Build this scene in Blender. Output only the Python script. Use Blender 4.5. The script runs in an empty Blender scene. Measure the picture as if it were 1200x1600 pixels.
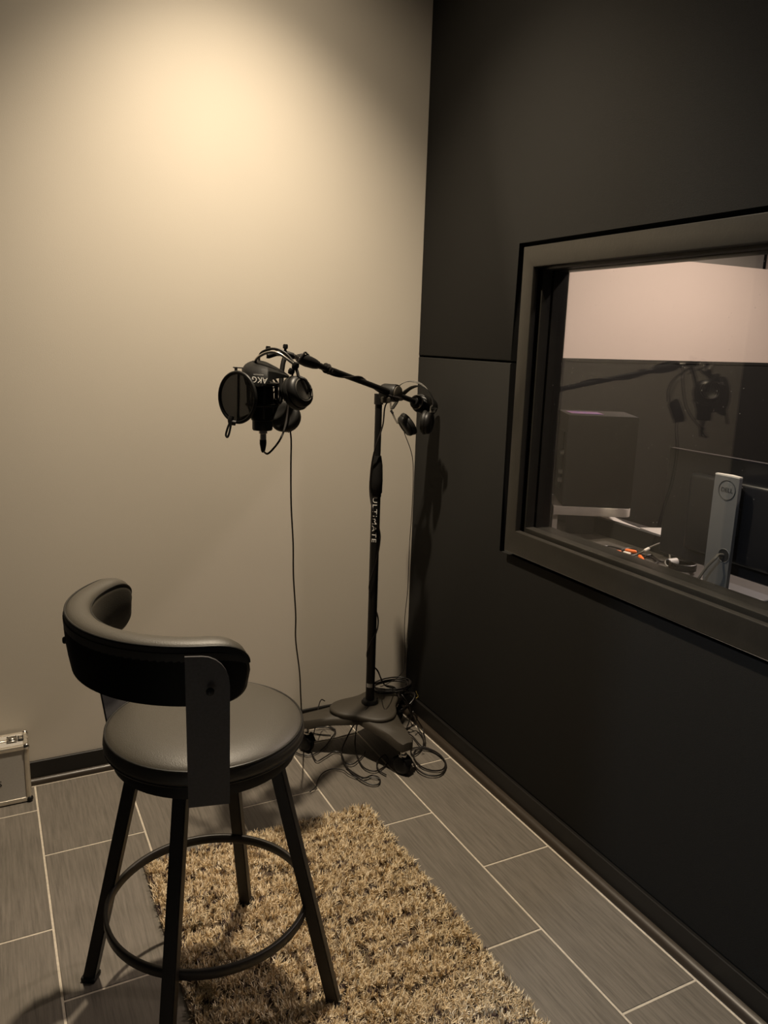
import bpy, bmesh, math, random
import numpy as np
from mathutils import Vector, Matrix

random.seed(7)
rng = np.random.default_rng(7)
sc = bpy.context.scene
COL = sc.collection
PI = math.pi
rad = math.radians

# ------------------------------------------------------------------ camera
F_PX = 1233.28
RM = Matrix(((0.89246, -0.45002, 0.03160), (-0.06831, -0.20406, -0.97657), (0.44592, 0.86939, -0.21285)))
CAM = Vector((0, 0, 1.6))
cam = bpy.data.cameras.new('camera')
cam.sensor_fit = 'VERTICAL'; cam.sensor_height = 36.0; cam.lens = F_PX * 36.0 / 1600.0
cam.clip_start = 0.02; cam.clip_end = 60
cam_o = bpy.data.objects.new('camera', cam); COL.objects.link(cam_o)
r0, r1, r2 = RM[0], RM[1], RM[2]
cam_o.matrix_world = Matrix(((r0[0], -r1[0], -r2[0], CAM.x), (r0[1], -r1[1], -r2[1], CAM.y), (r0[2], -r1[2], -r2[2], CAM.z), (0, 0, 0, 1)))
sc.camera = cam_o

# ------------------------------------------------------------------ view / world
sc.view_settings.view_transform = 'Standard'
sc.view_settings.look = 'None'
sc.view_settings.gamma = 1.0
sc.view_settings.use_curve_mapping = False
sc.view_settings.exposure = 0.0
w = bpy.data.worlds.new('world'); sc.world = w; w.use_nodes = True
w.node_tree.nodes['Background'].inputs[0].default_value = (0.02, 0.022, 0.03, 1)
w.node_tree.nodes['Background'].inputs[1].default_value = 0.2

LAMP = Vector((0.77, 2.13, 3.48))          # ceiling downlight of the booth
CEIL = 3.50
P_BOOTH = 39.0
P_CTRL = 50.0
P_ADDED_COOL = 32.0  # power of the unseen cool lamp added outside the booth

# ------------------------------------------------------------------ pixel helpers (1200x1600 frame)
def ray(u, v):
    return r0 * ((u - 600) / F_PX) + r1 * ((v - 800) / F_PX) + r2
def P(u, v, d): return CAM + ray(u, v) * d
def PX(u, v, X):
    r = ray(u, v); return CAM + r * (X / r.x)
def PY(u, v, Y):
    r = ray(u, v); return CAM + r * (Y / r.y)
def PZ(u, v, Z=0.0):
    r = ray(u, v); return CAM + r * ((Z - CAM.z) / r.z)

# ------------------------------------------------------------------ materials
def mat(name, col, rough=0.5, metal=0.0, noise=0.0, nscale=60.0, bump=0.0, bscale=200.0, stretch=(1, 1, 1), spec=0.5,
        col2=None, emit=None, estr=0.0, sheen=0.0, coat=0.0, rvar=0.0):
    m = bpy.data.materials.new(name); m.use_nodes = True
    nt = m.node_tree; b = nt.nodes['Principled BSDF']
    b.inputs['Base Color'].default_value = (*col, 1)
    b.inputs['Roughness'].default_value = rough
    b.inputs['Metallic'].default_value = metal
    b.inputs['Specular IOR Level'].default_value = spec
    if sheen: b.inputs['Sheen Weight'].default_value = sheen
    if coat: b.inputs['Coat Weight'].default_value = coat
    if emit:
        b.inputs['Emission Color'].default_value = (*emit, 1); b.inputs['Emission Strength'].default_value = estr
    tc = nt.nodes.new('ShaderNodeTexCoord'); mp = nt.nodes.new('ShaderNodeMapping')
    mp.inputs['Scale'].default_value = stretch
    nt.links.new(tc.outputs['Object'], mp.inputs['Vector'])
    if noise or col2 or rvar:
        n = nt.nodes.new('ShaderNodeTexNoise'); n.inputs['Scale'].default_value = nscale; n.inputs['Detail'].default_value = 5
        nt.links.new(mp.outputs[0], n.inputs['Vector'])
        if noise or col2:
            c2 = col2 if col2 else tuple(c * (1 - noise) for c in col)
            mx = nt.nodes.new('ShaderNodeMix'); mx.data_type = 'RGBA'
            rmp = nt.nodes.new('ShaderNodeMapRange')
            rmp.inputs[1].default_value = 0.32; rmp.inputs[2].default_value = 0.68
            nt.links.new(n.outputs['Fac'], rmp.inputs[0])
            nt.links.new(rmp.outputs[0], mx.inputs[0])
            mx.inputs[6].default_value = (*col, 1); mx.inputs[7].default_value = (*c2, 1)
            nt.links.new(mx.outputs[2], b.inputs['Base Color'])
        if rvar:
            rr = nt.nodes.new('ShaderNodeMapRange')
            rr.inputs[3].default_value = rough - rvar; rr.inputs[4].default_value = rough + rvar
            nt.links.new(n.outputs['Fac'], rr.inputs[0]); nt.links.new(rr.outputs[0], b.inputs['Roughness'])
    if bump:
        n2 = nt.nodes.new('ShaderNodeTexNoise'); n2.inputs['Scale'].default_value = bscale; n2.inputs['Detail'].default_value = 4
        nt.links.new(mp.outputs[0], n2.inputs['Vector'])
        bp = nt.nodes.new('ShaderNodeBump'); bp.inputs['Strength'].default_value = bump; bp.inputs['Distance'].default_value = 0.002
        nt.links.new(n2.outputs['Fac'], bp.inputs['Height']); nt.links.new(bp.outputs[0], b.inputs['Normal'])
    return m

M = {}
M['wall'] = mat('beige wall paint', (0.535, 0.485, 0.412), 0.62, noise=0.03, nscale=2.5, bump=0.10, bscale=260, spec=0.35)
M['ceil'] = mat('ceiling paint', (0.42, 0.39, 0.35), 0.8)
M['panel'] = mat('black acoustic fabric', (0.0125, 0.0116, 0.0098), 0.85, noise=0.25, nscale=900, bump=0.5, bscale=1100, spec=0.25)
M['core'] = mat('black wall behind panels', (0.008, 0.008, 0.008), 0.9, spec=0.1)
M['darkwall'] = mat('charcoal side wall', (0.020, 0.020, 0.022), 0.85, noise=0.2, nscale=500, spec=0.2)
M['frame'] = mat('black painted window frame', (0.020, 0.018, 0.0145), 0.38, noise=0.2, nscale=30, bump=0.15, bscale=120, spec=0.45)
M['base'] = mat('black baseboard', (0.010, 0.009, 0.008), 0.35, spec=0.4)
M['shoe'] = mat('dark brown shoe moulding', (0.030, 0.022, 0.015), 0.38, spec=0.5, rvar=0.1, nscale=40)
M['grout'] = mat('cream grout', (0.52, 0.46, 0.375), 0.9, noise=0.2, nscale=80)
M['white'] = mat('white plastic', (0.72, 0.68, 0.62), 0.45)
M['blackpl'] = mat('black plastic', (0.0065, 0.006, 0.0055), 0.45, spec=0.3, rvar=0.05, nscale=60)
M['blackmt'] = mat('satin black metal', (0.006, 0.0055, 0.005), 0.45, spec=0.28, rvar=0.06, nscale=30)
M['stoolmt'] = mat('dark bronze stool metal', (0.016, 0.013, 0.010), 0.45, spec=0.4, noise=0.3, nscale=60)
M['barmt'] = mat('charcoal flat bar', (0.075, 0.072, 0.074), 0.5, spec=0.4, noise=0.2, nscale=200)
M['leather'] = mat('black leatherette', (0.050, 0.044, 0.034), 0.48, spec=0.5, bump=0.22, bscale=420, rvar=0.05, nscale=14)
M['leather2'] = mat('soft black pad leather', (0.008, 0.0075, 0.0065), 0.5, spec=0.3, bump=0.2, bscale=500)
M['welt'] = mat('black leather piping', (0.012, 0.011, 0.009), 0.45, spec=0.35)
M['shell'] = mat('black back shell', (0.006, 0.006, 0.006), 0.55, spec=0.3)
M['rubber'] = mat('black rubber', (0.006, 0.0055, 0.005), 0.6, spec=0.25)
M['cable'] = mat('black cable sheath', (0.009, 0.007, 0.006), 0.45, spec=0.4)
M['basept'] = mat('black textured stand base', (0.036, 0.030, 0.022), 0.55, bump=0.3, bscale=500, spec=0.4)
M['chrome'] = mat('chrome', (0.75, 0.72, 0.68), 0.14, metal=1.0)
M['silver'] = mat('brushed silver', (0.55, 0.52, 0.47), 0.28, metal=1.0, noise=0.15, nscale=120)
M['alu'] = mat('aluminium case trim', (0.78, 0.72, 0.62), 0.30, metal=0.85, noise=0.1, nscale=60)
M['casepanel'] = mat('silver case panel', (0.50, 0.47, 0.43), 0.45, metal=0.2, noise=0.08, nscale=150)
M['ink'] = mat('black print', (0.01, 0.01, 0.01), 0.6)
M['whiteink'] = mat('white print', (0.75, 0.72, 0.68), 0.6)
M['foam'] = mat('black foam', (0.010, 0.009, 0.008), 0.8, bump=0.6, bscale=400, spec=0.2)
M['spk'] = mat('black speaker cabinet', (0.016, 0.0155, 0.014), 0.6, bump=0.2, bscale=600, spec=0.35)
M['greyply'] = mat('grey riser board', (0.62, 0.56, 0.50), 0.6, noise=0.1, nscale=40)
M['desk'] = mat('dark desk top', (0.06, 0.052, 0.044), 0.5, noise=0.2, nscale=30)
M['console'] = mat('black console shell', (0.012, 0.012, 0.011), 0.55)
M['monback'] = mat('black monitor shell', (0.010, 0.010, 0.012), 0.35, rvar=0.05, nscale=20)
M['monstand'] = mat('silver monitor stand', (0.125, 0.125, 0.125), 0.45, metal=0.2, spec=0.4)
M['capsilver'] = mat('pale stand cap', (0.62, 0.58, 0.52), 0.4)
M['orange'] = mat('orange plug sleeve', (0.80, 0.16, 0.02), 0.45)
M['ctrlwall'] = mat('pale control room wall', (0.60, 0.50, 0.43), 0.7, noise=0.02, nscale=3)
M['ctrldark'] = mat('charcoal wainscot panel', (0.017, 0.016, 0.0145), 0.8, spec=0.2)
M['ctrlgrey'] = mat('grey upper wall', (0.30, 0.28, 0.25), 0.8)
M['carpet'] = mat('dark carpet', (0.03, 0.03, 0.03), 0.95, noise=0.4, nscale=300)
M['sticker'] = mat('blue and red sticker print', (0.03, 0.04, 0.40), 0.4, col2=(0.45, 0.16, 0.22), nscale=55)
M['greycable'] = mat('grey cable', (0.10, 0.09, 0.075), 0.5)
M['rugback'] = mat('rug backing', (0.13, 0.095, 0.06), 0.95, noise=0.4, nscale=200)
M['amber'] = mat('amber tag', (0.55, 0.42, 0.14), 0.25, metal=0.9)
M['lens'] = mat('lamp diffuser', (0.9, 0.85, 0.75), 0.5, emit=(1.0, 0.80, 0.52), estr=12.0)
M['lensadded'] = mat('added cool lamp diffuser', (0.9, 0.9, 0.9), 0.5, emit=(0.75, 0.86, 1.0), estr=4.0)
M['lensctrl'] = mat('control lamp diffuser', (0.9, 0.9, 0.9), 0.5, emit=(1.0, 0.80, 0.66), estr=8.0)
M['hallwall'] = mat('hall wall paint', (0.45, 0.45, 0.45), 0.8)

def tile_material():
    m = bpy.data.materials.new('grey brown striated tile'); m.use_nodes = True
    nt = m.node_tree; b = nt.nodes['Principled BSDF']; L = nt.links.new
    tc = nt.nodes.new('ShaderNodeTexCoord'); oi = nt.nodes.new('ShaderNodeObjectInfo')
    ad = nt.nodes.new('ShaderNodeVectorMath'); ad.operation = 'ADD'
    ml = nt.nodes.new('ShaderNodeVectorMath'); ml.operation = 'SCALE'
    cb = nt.nodes.new('ShaderNodeCombineXYZ')
    for i in range(3): L(oi.outputs['Random'], cb.inputs[i])
    L(cb.outputs[0], ml.inputs[0]); ml.inputs['Scale'].default_value = 37.0
    L(tc.outputs['Object'], ad.inputs[0]); L(ml.outputs[0], ad.inputs[1])
    mp = nt.nodes.new('ShaderNodeMapping'); mp.inputs['Scale'].default_value = (150, 7, 1); L(ad.outputs[0], mp.inputs['Vector'])
    n = nt.nodes.new('ShaderNodeTexNoise'); n.inputs['Scale'].default_value = 1; n.inputs['Detail'].default_value = 6; n.inputs['Roughness'].default_value = 0.7
    L(mp.outputs[0], n.inputs['Vector'])
    n2 = nt.nodes.new('ShaderNodeTexNoise'); n2.inputs['Scale'].default_value = 5; n2.inputs['Detail'].default_value = 3
    L(ad.outputs[0], n2.inputs['Vector'])
    cr = nt.nodes.new('ShaderNodeValToRGB')
    cr.color_ramp.elements[0].position = 0.25; cr.color_ramp.elements[0].color = (0.074, 0.065, 0.054, 1)
    cr.color_ramp.elements[1].position = 0.72; cr.color_ramp.elements[1].color = (0.168, 0.147, 0.123, 1)
    e = cr.color_ramp.elements.new(0.5); e.color = (0.130, 0.114, 0.095, 1)
    L(n.outputs['Fac'], cr.inputs[0])
    mx = nt.nodes.new('ShaderNodeMix'); mx.data_type = 'RGBA'; mx.blend_type = 'MULTIPLY'; mx.inputs[0].default_value = 1.0
    mr = nt.nodes.new('ShaderNodeMapRange'); mr.inputs[3].default_value = 0.88; mr.inputs[4].default_value = 1.12
    L(n2.outputs['Fac'], mr.inputs[0])
    L(cr.outputs[0], mx.inputs[6]); L(mr.outputs[0], mx.inputs[7]); L(mx.outputs[2], b.inputs['Base Color'])
    b.inputs['Roughness'].default_value = 0.5; b.inputs['Specular IOR Level'].default_value = 0.4
    bp = nt.nodes.new('ShaderNodeBump'); bp.inputs['Strength'].default_value = 0.12; bp.inputs['Distance'].default_value = 0.001
    L(n.outputs['Fac'], bp.inputs['Height']); L(bp.outputs[0], b.inputs['Normal'])
    return m
M['tile'] = tile_material()

def glass_material():
    m = bpy.data.materials.new('dusty window glass'); m.use_nodes = True
    nt = m.node_tree; L = nt.links.new
    nt.nodes.remove(nt.nodes['Principled BSDF']); out = nt.nodes['Material Output']
    tr = nt.nodes.new('ShaderNodeBsdfTransparent'); tr.inputs[0].default_value = (0.97, 0.975, 0.97, 1)
    gl = nt.nodes.new('ShaderNodeBsdfGlossy'); gl.inputs['Roughness'].default_value = 0.0
    lw = nt.nodes.new('ShaderNodeLayerWeight'); lw.inputs[0].default_value = 0.5
    pw = nt.nodes.new('ShaderNodeMath'); pw.operation = 'POWER'; pw.inputs[1].default_value = 5
    L(lw.outputs['Facing'], pw.inputs[0])
    ma = nt.nodes.new('ShaderNodeMath'); ma.operation = 'MULTIPLY_ADD'; ma.inputs[1].default_value = 0.95; ma.inputs[2].default_value = 0.052
    L(pw.outputs[0], ma.inputs[0])
    mx = nt.nodes.new('ShaderNodeMixShader'); L(ma.outputs[0], mx.inputs[0]); L(tr.outputs[0], mx.inputs[1]); L(gl.outputs[0], mx.inputs[2])
    # specks of dust
    tc = nt.nodes.new('ShaderNodeTexCoord')
    vo = nt.nodes.new('ShaderNodeTexVoronoi'); vo.inputs['Scale'].default_value = 55; L(tc.outputs['Object'], vo.inputs['Vector'])
    wn = nt.nodes.new('ShaderNodeSeparateColor'); L(vo.outputs['Color'], wn.inputs[0])
    th = nt.nodes.new('ShaderNodeMath'); th.operation = 'LESS_THAN'; th.inputs[1].default_value = 0.05; L(vo.outputs['Distance'], th.inputs[0])
    pk = nt.nodes.new('ShaderNodeMath'); pk.operation = 'GREATER_THAN'; pk.inputs[1].default_value = 0.72; L(wn.outputs[0], pk.inputs[0])
    mu = nt.nodes.new('ShaderNodeMath'); mu.operation = 'MULTIPLY'; L(th.outputs[0], mu.inputs[0]); L(pk.outputs[0], mu.inputs[1])
    sc_ = nt.nodes.new('ShaderNodeMath'); sc_.operation = 'MULTIPLY'; sc_.inputs[1].default_value = 0.5; L(mu.outputs[0], sc_.inputs[0])
    df = nt.nodes.new('ShaderNodeBsdfDiffuse'); df.inputs[0].default_value = (0.5, 0.47, 0.42, 1)
    mx2 = nt.nodes.new('ShaderNodeMixShader'); L(sc_.outputs[0], mx2.inputs[0]); L(mx.outputs[0], mx2.inputs[1]); L(df.outputs[0], mx2.inputs[2])
    L(mx2.outputs[0], out.inputs['Surface'])
    return m
M['glass'] = glass_material()

def screen_material():
    m = bpy.data.materials.new('black nylon pop screen'); m.use_nodes = True
    nt = m.node_tree; b = nt.nodes['Principled BSDF']
    b.inputs['Base Color'].default_value = (0.035, 0.032, 0.026, 1); b.inputs['Roughness'].default_value = 0.8
    b.inputs['Alpha'].default_value = 0.80
    return m
M['screen'] = screen_material()

def pile_material():
    m = bpy.data.materials.new('shag rug yarn'); m.use_nodes = True
    nt = m.node_tree; b = nt.nodes['Principled BSDF']
    a = nt.nodes.new('ShaderNodeAttribute'); a.attribute_name = 'yarn'
    nt.links.new(a.outputs['Color'], b.inputs['Base Color'])
    b.inputs['Roughness'].default_value = 0.75; b.inputs['Specular IOR Level'].default_value = 0.25
    return m
M['pile'] = pile_material()

# ------------------------------------------------------------------ object helpers
def origin(o):
    v = Vector((0, 0, 0))
    while o is not None:
        v += o.location; o = o.parent
    return v

def tag(o, label=None, cat=None, group=None, kind=None):
    if label: o['label'] = label
    if cat: o['category'] = cat
    if group: o['group'] = group
    if kind: o['kind'] = kind
    return o

def thing(name, label, cat, loc=(0, 0, 0), group=None):
    o = bpy.data.objects.new(name, None); COL.objects.link(o)
    o.location = loc; o.empty_display_size = 0.1
    return tag(o, label, cat, group)

def obj(name, bm, m, parent=None, smooth=True, sharp=40, base=None):
    """bm is in world coordinates; the origin goes to the parent's, or to `base`."""
    me = bpy.data.meshes.new(name)
    bmesh.ops.recalc_face_normals(bm, faces=bm.faces)
    off = origin(parent) if parent is not None else (Vector(base) if base is not None else Vector((0, 0, 0)))
    bmesh.ops.translate(bm, verts=bm.verts, vec=-off)
    bm.to_mesh(me); bm.free()
    if smooth:
        me.polygons.foreach_set('use_smooth', [True] * len(me.polygons))
        me.set_sharp_from_angle(angle=rad(sharp))
    for mm in (m if isinstance(m, (list, tuple)) else [m]): me.materials.append(mm)
    o = bpy.data.objects.new(name, me); COL.objects.link(o)
    if parent is not None: o.parent = parent
    else: o.location = off
    return o

def B(): return bmesh.new()

def box(bm, x0, x1, y0, y1, z0, z1, bev=0.0, rotz=0.0, about=None, seg=1):
    r = bmesh.ops.create_cube(bm, size=1.0)
    vs = r['verts']
    bmesh.ops.scale(bm, verts=vs, vec=(abs(x1 - x0), abs(y1 - y0), abs(z1 - z0)))
    bmesh.ops.translate(bm, verts=vs, vec=((x0 + x1) / 2, (y0 + y1) / 2, (z0 + z1) / 2))
    geom = vs
    if bev:
        es = list({e for v in vs for e in v.link_edges})
        g = bmesh.ops.bevel(bm, geom=es, offset=bev, segments=seg, affect='EDGES', profile=0.5)
        geom = list({v for f in g['faces'] for v in f.verts} | {v for v in vs if v.is_valid})
    if rotz:
        bmesh.ops.rotate(bm, verts=geom, cent=about or ((x0 + x1) / 2, (y0 + y1) / 2, 0), matrix=Matrix.Rotation(rotz, 3, 'Z'))
    return geom

def frames(pts):
    n = len(pts); T = []
    for i in range(n):
        a = pts[max(i - 1, 0)]; b = pts[min(i + 1, n - 1)]
        t = (b - a); T.append(t.normalized() if t.length > 1e-9 else Vector((0, 0, 1)))
    ref = Vector((0, 0, 1)) if abs(T[0].z) < 0.9 else Vector((1, 0, 0))
    U = [(ref - T[0] * ref.dot(T[0])).normalized()]
    for i in range(1, n):
        u = U[-1] - T[i] * U[-1].dot(T[i])
        U.append(u.normalized() if u.length > 1e-9 else U[-1])
    return T, U

def tube(bm, pts, r, seg=8, closed=False, flat=None, up=None):
    """sweep a circle (or, with flat=(w,h), a rectangle) along pts; r number or list"""
    pts = [Vector(p) for p in pts]
    n = len(pts)
    T, U = frames(pts)
    if closed:
        for i in range(n):
            T[i] = (pts[(i + 1) % n] - pts[i - 1]).normalized()
            U[i] = (U[i] - T[i] * U[i].dot(T[i])).normalized()
    if up is not None:
        upv = Vector(up)
        U = [(upv - t * upv.dot(t)).normalized() for t in T]
    rings = []
    for i in range(n):
        V = T[i].cross(U[i]); ri = r[i] if isinstance(r, (list, tuple)) else r
        if flat:
            a, b = flat[0] / 2, flat[1] / 2
            cs = [(a, b), (-a, b), (-a, -b), (a, -b)]
        else:
            cs = [(ri * math.cos(2 * PI * k / seg), ri * math.sin(2 * PI * k / seg)) for k in range(seg)]
        rings.append([bm.verts.new(pts[i] + U[i] * a_ + V * b_) for a_, b_ in cs])
    k = len(rings[0])
    for i in range(n if closed else n - 1):
        A, C_ = rings[i], rings[(i + 1) % n]
        for j in range(k): bm.faces.new((A[j], A[(j + 1) % k], C_[(j + 1) % k], C_[j]))
    if not closed:
        bm.faces.new(rings[0][::-1]); bm.faces.new(rings[-1])

def lathe(bm, prof, c, axis=(0, 0, 1), seg=32, up=None):
    """profile of (radius, height along axis) around c"""
    c = Vector(c); ax = Vector(axis).normalized()
    ref = Vector(up) if up else (Vector((0, 0, 1)) if abs(ax.z) < 0.9 else Vector((1, 0, 0)))
    u = (ref - ax * ref.dot(ax)).normalized(); v = ax.cross(u)
    rings = []
    for r, h in prof:
        if r < 1e-6: rings.append([bm.verts.new(c + ax * h)])
        else: rings.append([bm.verts.new(c + ax * h + (u * math.cos(2 * PI * k / seg) + v * math.sin(2 * PI * k / seg)) * r) for k in range(seg)])
    for A, D in zip(rings, rings[1:]):
        for j in range(seg):
            j2 = (j + 1) % seg
            if len(A) == 1 and len(D) == 1: continue
            if len(A) == 1: bm.faces.new((A[0], D[j2], D[j]))
            elif len(D) == 1: bm.faces.new((A[j], A[j2], D[0]))
            else: bm.faces.new((A[j], A[j2], D[j2], D[j]))
    if len(rings[0]) > 1: bm.faces.new(rings[0][::-1])
    if len(rings[-1]) > 1: bm.faces.new(rings[-1])

def prism(bm, poly, fn, t0, t1, bev=0.0):
    """poly of 2d points; fn(a,b,t)->Vector; extruded from t0 to t1"""
    A = [bm.verts.new(fn(a, b, t0)) for a, b in poly]; D = [bm.verts.new(fn(a, b, t1)) for a, b in poly]
    f0 = bm.faces.new(A[::-1]); f1 = bm.faces.new(D)
    n = len(poly)
    for i in range(n): bm.faces.new((A[i], A[(i + 1) % n], D[(i + 1) % n], D[i]))
    if bev:
        es = list(set(f0.edges) | set(f1.edges))
        bmesh.ops.bevel(bm, geom=es, offset=bev, segments=2, affect='EDGES', profile=0.5)

def loft(bm, rows, thick=0.0):
    g = [[bm.verts.new(p) for p in r] for r in rows]
    fs = []
    for a, b in zip(g, g[1:]):
        for i in range(len(a) - 1): fs.append(bm.faces.new((a[i], a[i + 1], b[i + 1], b[i])))
    if thick: bmesh.ops.solidify(bm, geom=fs, thickness=thick)

def smooth_path(pts, n=8, closed=False):
    pts = [Vector(p) for p in pts]; out = []
    m = len(pts)
    for i in range(m if closed else m - 1):
        p1 = pts[i]; p2 = pts[(i + 1) % m]
        p0 = pts[i - 1] if (closed or i > 0) else p1 * 2 - p2
        p3 = pts[(i + 2) % m] if (closed or i + 2 < m) else p2 * 2 - p1
        for k in range(n):
            t = k / n
            out.append(0.5 * ((2 * p1) + (p2 - p0) * t + (2 * p0 - 5 * p1 + 4 * p2 - p3) * t * t + (3 * p1 - p0 - 3 * p2 + p3) * t ** 3))
    if not closed: out.append(pts[-1])
    return out

def cable(name, label, pts, r, m, parent=None, cat='cable', n=7, group=None, seg=6):
    bm = B(); tube(bm, smooth_path(pts, n), r, seg)
    o = obj(name, bm, m, parent, base=None if parent else Vector(pts[-1]))
    if parent is None: tag(o, label, cat, group)
    return o

_fonts = {}
def text_bm(s, size=1.0, depth=0.0, space=1.0):
    cu = bpy.data.curves.new('lettering', 'FONT'); cu.body = s; cu.size = size; cu.align_x = 'CENTER'; cu.align_y = 'CENTER'
    cu.resolution_u = 3; cu.space_character = space; cu.extrude = depth
    to = bpy.data.objects.new('lettering_source', cu); COL.objects.link(to)
    dg = bpy.context.evaluated_depsgraph_get(); dg.update()
    me = bpy.data.meshes.new_from_object(to.evaluated_get(dg))
    bm = B(); bm.from_mesh(me)
    bpy.data.objects.remove(to); bpy.data.curves.remove(cu); bpy.data.meshes.remove(me)
    return bm

def place_bm(bm, o, right, up, sx=1.0, sy=1.0):
    right = Vector(right).normalized(); up = Vector(up); up = (up - right * up.dot(right)).normalized(); nrm = right.cross(up)
    for v in bm.verts: v.co = Vector(o) + right * (v.co.x * sx) + up * (v.co.y * sy) + nrm * v.co.z
    return bm

def struct(name, bm, m, parent=None, label=None, **k):
    o = obj(name, bm, m, parent, **k)
    if parent is None: o['kind'] = 'structure'
    if label: o['label'] = label
    return o

# ------------------------------------------------------------------ THE SETTING: booth
XR = 1.595      # face of the black panels
YB = 2.85       # beige back wall
XL = -0.20      # charcoal side wall
YF = -0.55      # wall behind the camera
OPENING_Y = 0.92   # the side wall ends here; unseen full-height opening added to admit cool light

bm = B(); box(bm, XL - 2.6, XR + 0.1, YF - 0.1, YB + 0.1, -0.10, -0.0018)
floor = struct('floor', bm, M['grout'], smooth=False, label='grey-brown plank tile floor with cream grout lines')

TW, TL, G = 0.3065, 0.610, 0.0062
xs = [0.078 + TW * k for k in range(-1, 6)]
tile_cache = {}
def tile_mesh(w_, l_):
    key = (round(w_, 4), round(l_, 4))
    if key not in tile_cache:
        b = B(); box(b, -w_ / 2, w_ / 2, -l_ / 2, l_ / 2, -0.012, 0.0, bev=0.0012)
        me = bpy.data.meshes.new('tile'); b.to_mesh(me); b.free(); me.materials.append(M['tile']); tile_cache[key] = me
    return tile_cache[key]
for ci in range(6):
    a = max(xs[ci], XL); c = xs[ci + 1]
    if ci == 5: c = 1.5545 + G / 2
    if ci == 0: a = XL + 0.012
    off = 2.392 if ci % 2 else 2.075
    if ci == 0: off = 2.05
    if ci == 4: off = 2.10
    y = off
    while y < YB - 0.02: y += TL
    ys = []
    while y > YF: ys.append(y); y -= TL
    ys.append(y)
    for yt, yb in zip(ys, ys[1:]):
        t1 = min(yt, YB - 0.0315 + G / 2); t0 = max(yb, YF + 0.002)
        x0, x1, y0, y1 = a + G / 2, c - G / 2, t0 + G / 2, t1 - G / 2
        if y1 - y0 < 0.02: continue
        o = bpy.data.objects.new('tile', tile_mesh(x1 - x0, y1 - y0)); COL.objects.link(o)
        o.location = ((x0 + x1) / 2, (y0 + y1) / 2, 0.0); o.parent = floor

bm = B(); box(bm, XL - 0.1, XR + 0.115, YB, YB + 0.10, -0.1, CEIL)
struct('wall_back', bm, M['wall'], smooth=False, label='smooth beige painted wall behind the microphone')
bm = B()
# ceiling with a round hole is not needed: the downlight hangs just below it
box(bm, XL - 2.6, XR + 0.115, YF - 0.1, YB + 0.1, CEIL, CEIL + 0.1)
struct('ceiling', bm, M['ceil'], smooth=False)
bm = B(); box(bm, XL - 0.1, XL, OPENING_Y, YB, -0.1, CEIL)
struct('wall_left', bm, M['darkwall'], smooth=False)
bm = B(); box(bm, XL - 2.6, XR + 0.115, YF - 0.1, YF, -0.1, CEIL)
struct('wall_front', bm, M['darkwall'], smooth=False)
bm = B(); box(bm, XL - 2.7, XL - 2.6, YF - 0.1, YB + 0.1, -0.1, CEIL)
struct('wall_hall', bm, M['hallwall'], smooth=False)
bm = B(); box(bm, XL - 2.6, XL - 0.1, YB - 1.2, YB - 1.1, -0.1, CEIL)
struct('wall_hall_end', bm, M['hallwall'], smooth=False)

# window opening numbers (y, z)
WY1, WY0 = 2.163, 0.47            # outer frame edges along the wall
WZ0, WZ1 = 0.902, 1.904
IY1, IY0 = 2.105, 0.53            # inner frame edges
IZ0, IZ1 = 0.984, 1.839
GY1, GZ0, GZ1, GY0 = 2.212, 0.884, 1.924, 0.42      # fabric edge around the groove
SEAM = 1.541

XC = 1.622; XO = 1.715
bm = B()
box(bm, XC, XO, WY1, YB, -0.1, CEIL); box(bm, XC, XO, YF - 0.1, WY0, -0.1, CEIL)
box(bm, XC, XO, WY0, WY1, -0.1, WZ0); box(bm, XC, XO, WY0, WY1, WZ1, CEIL)
wall_r = struct('wall_right', bm, M['core'], smooth=False, label='black fabric panelled wall holding the control room window')
g = 0.0035
fx = lambda a, b, t: Vector((t, a, b))
bm = B()
prism(bm, [(YB - 0.002, SEAM + g), (YB - 0.002, CEIL), (YF, CEIL), (YF, SEAM + g), (GY0, SEAM + g), (GY0, GZ1), (GY1, GZ1), (GY1, SEAM + g)], fx, XC, XR, bev=0.004)
obj('panel', bm, M['panel'], wall_r, sharp=30)
bm = B()
prism(bm, [(YB - 0.002, SEAM - g), (GY1, SEAM - g), (GY1, GZ0), (GY0, GZ0), (GY0, SEAM - g), (YF, SEAM - g), (YF, 0.09), (YB - 0.002, 0.09)], fx, XC, XR, bev=0.004)
obj('panel', bm, M['panel'], wall_r, sharp=30)

def ring_rect(bm, y0, y1, z0, z1, iy0, iy1, iz0, iz1, x0, x1, bev=0.0):
    """rectangular picture frame in the wall plane with mitred corners"""
    o_ = [(y0, z0), (y1, z0), (y1, z1), (y0, z1)]; i_ = [(iy0, iz0), (iy1, iz0), (iy1, iz1), (iy0, iz1)]
    V = lambda p, x: bm.verts.new((x, p[0], p[1]))
    of = [V(p, x0) for p in o_]; ob = [V(p, x1) for p in o_]; nf = [V(p, x0) for p in i_]; nb = [V(p, x1) for p in i_]
    es = []
    for k in range(4):
        j = (k + 1) % 4
        bm.faces.new((of[k], of[j], nf[j], nf[k])); bm.faces.new((ob[k], ob[j], nb[j], nb[k]))
        bm.faces.new((of[k], of[j], ob[j], ob[k])); bm.faces.new((nf[k], nf[j], nb[j], nb[k]))
    if bev:
        s = set(of + nf); es = [e for e in bm.edges if e.verts[0] in s and e.verts[1] in s and not ((e.verts[0] in of) ^ (e.verts[1] in of))]
        bmesh.ops.bevel(bm, geom=es, offset=bev, segments=2, affect='EDGES', profile=0.5)

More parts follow.
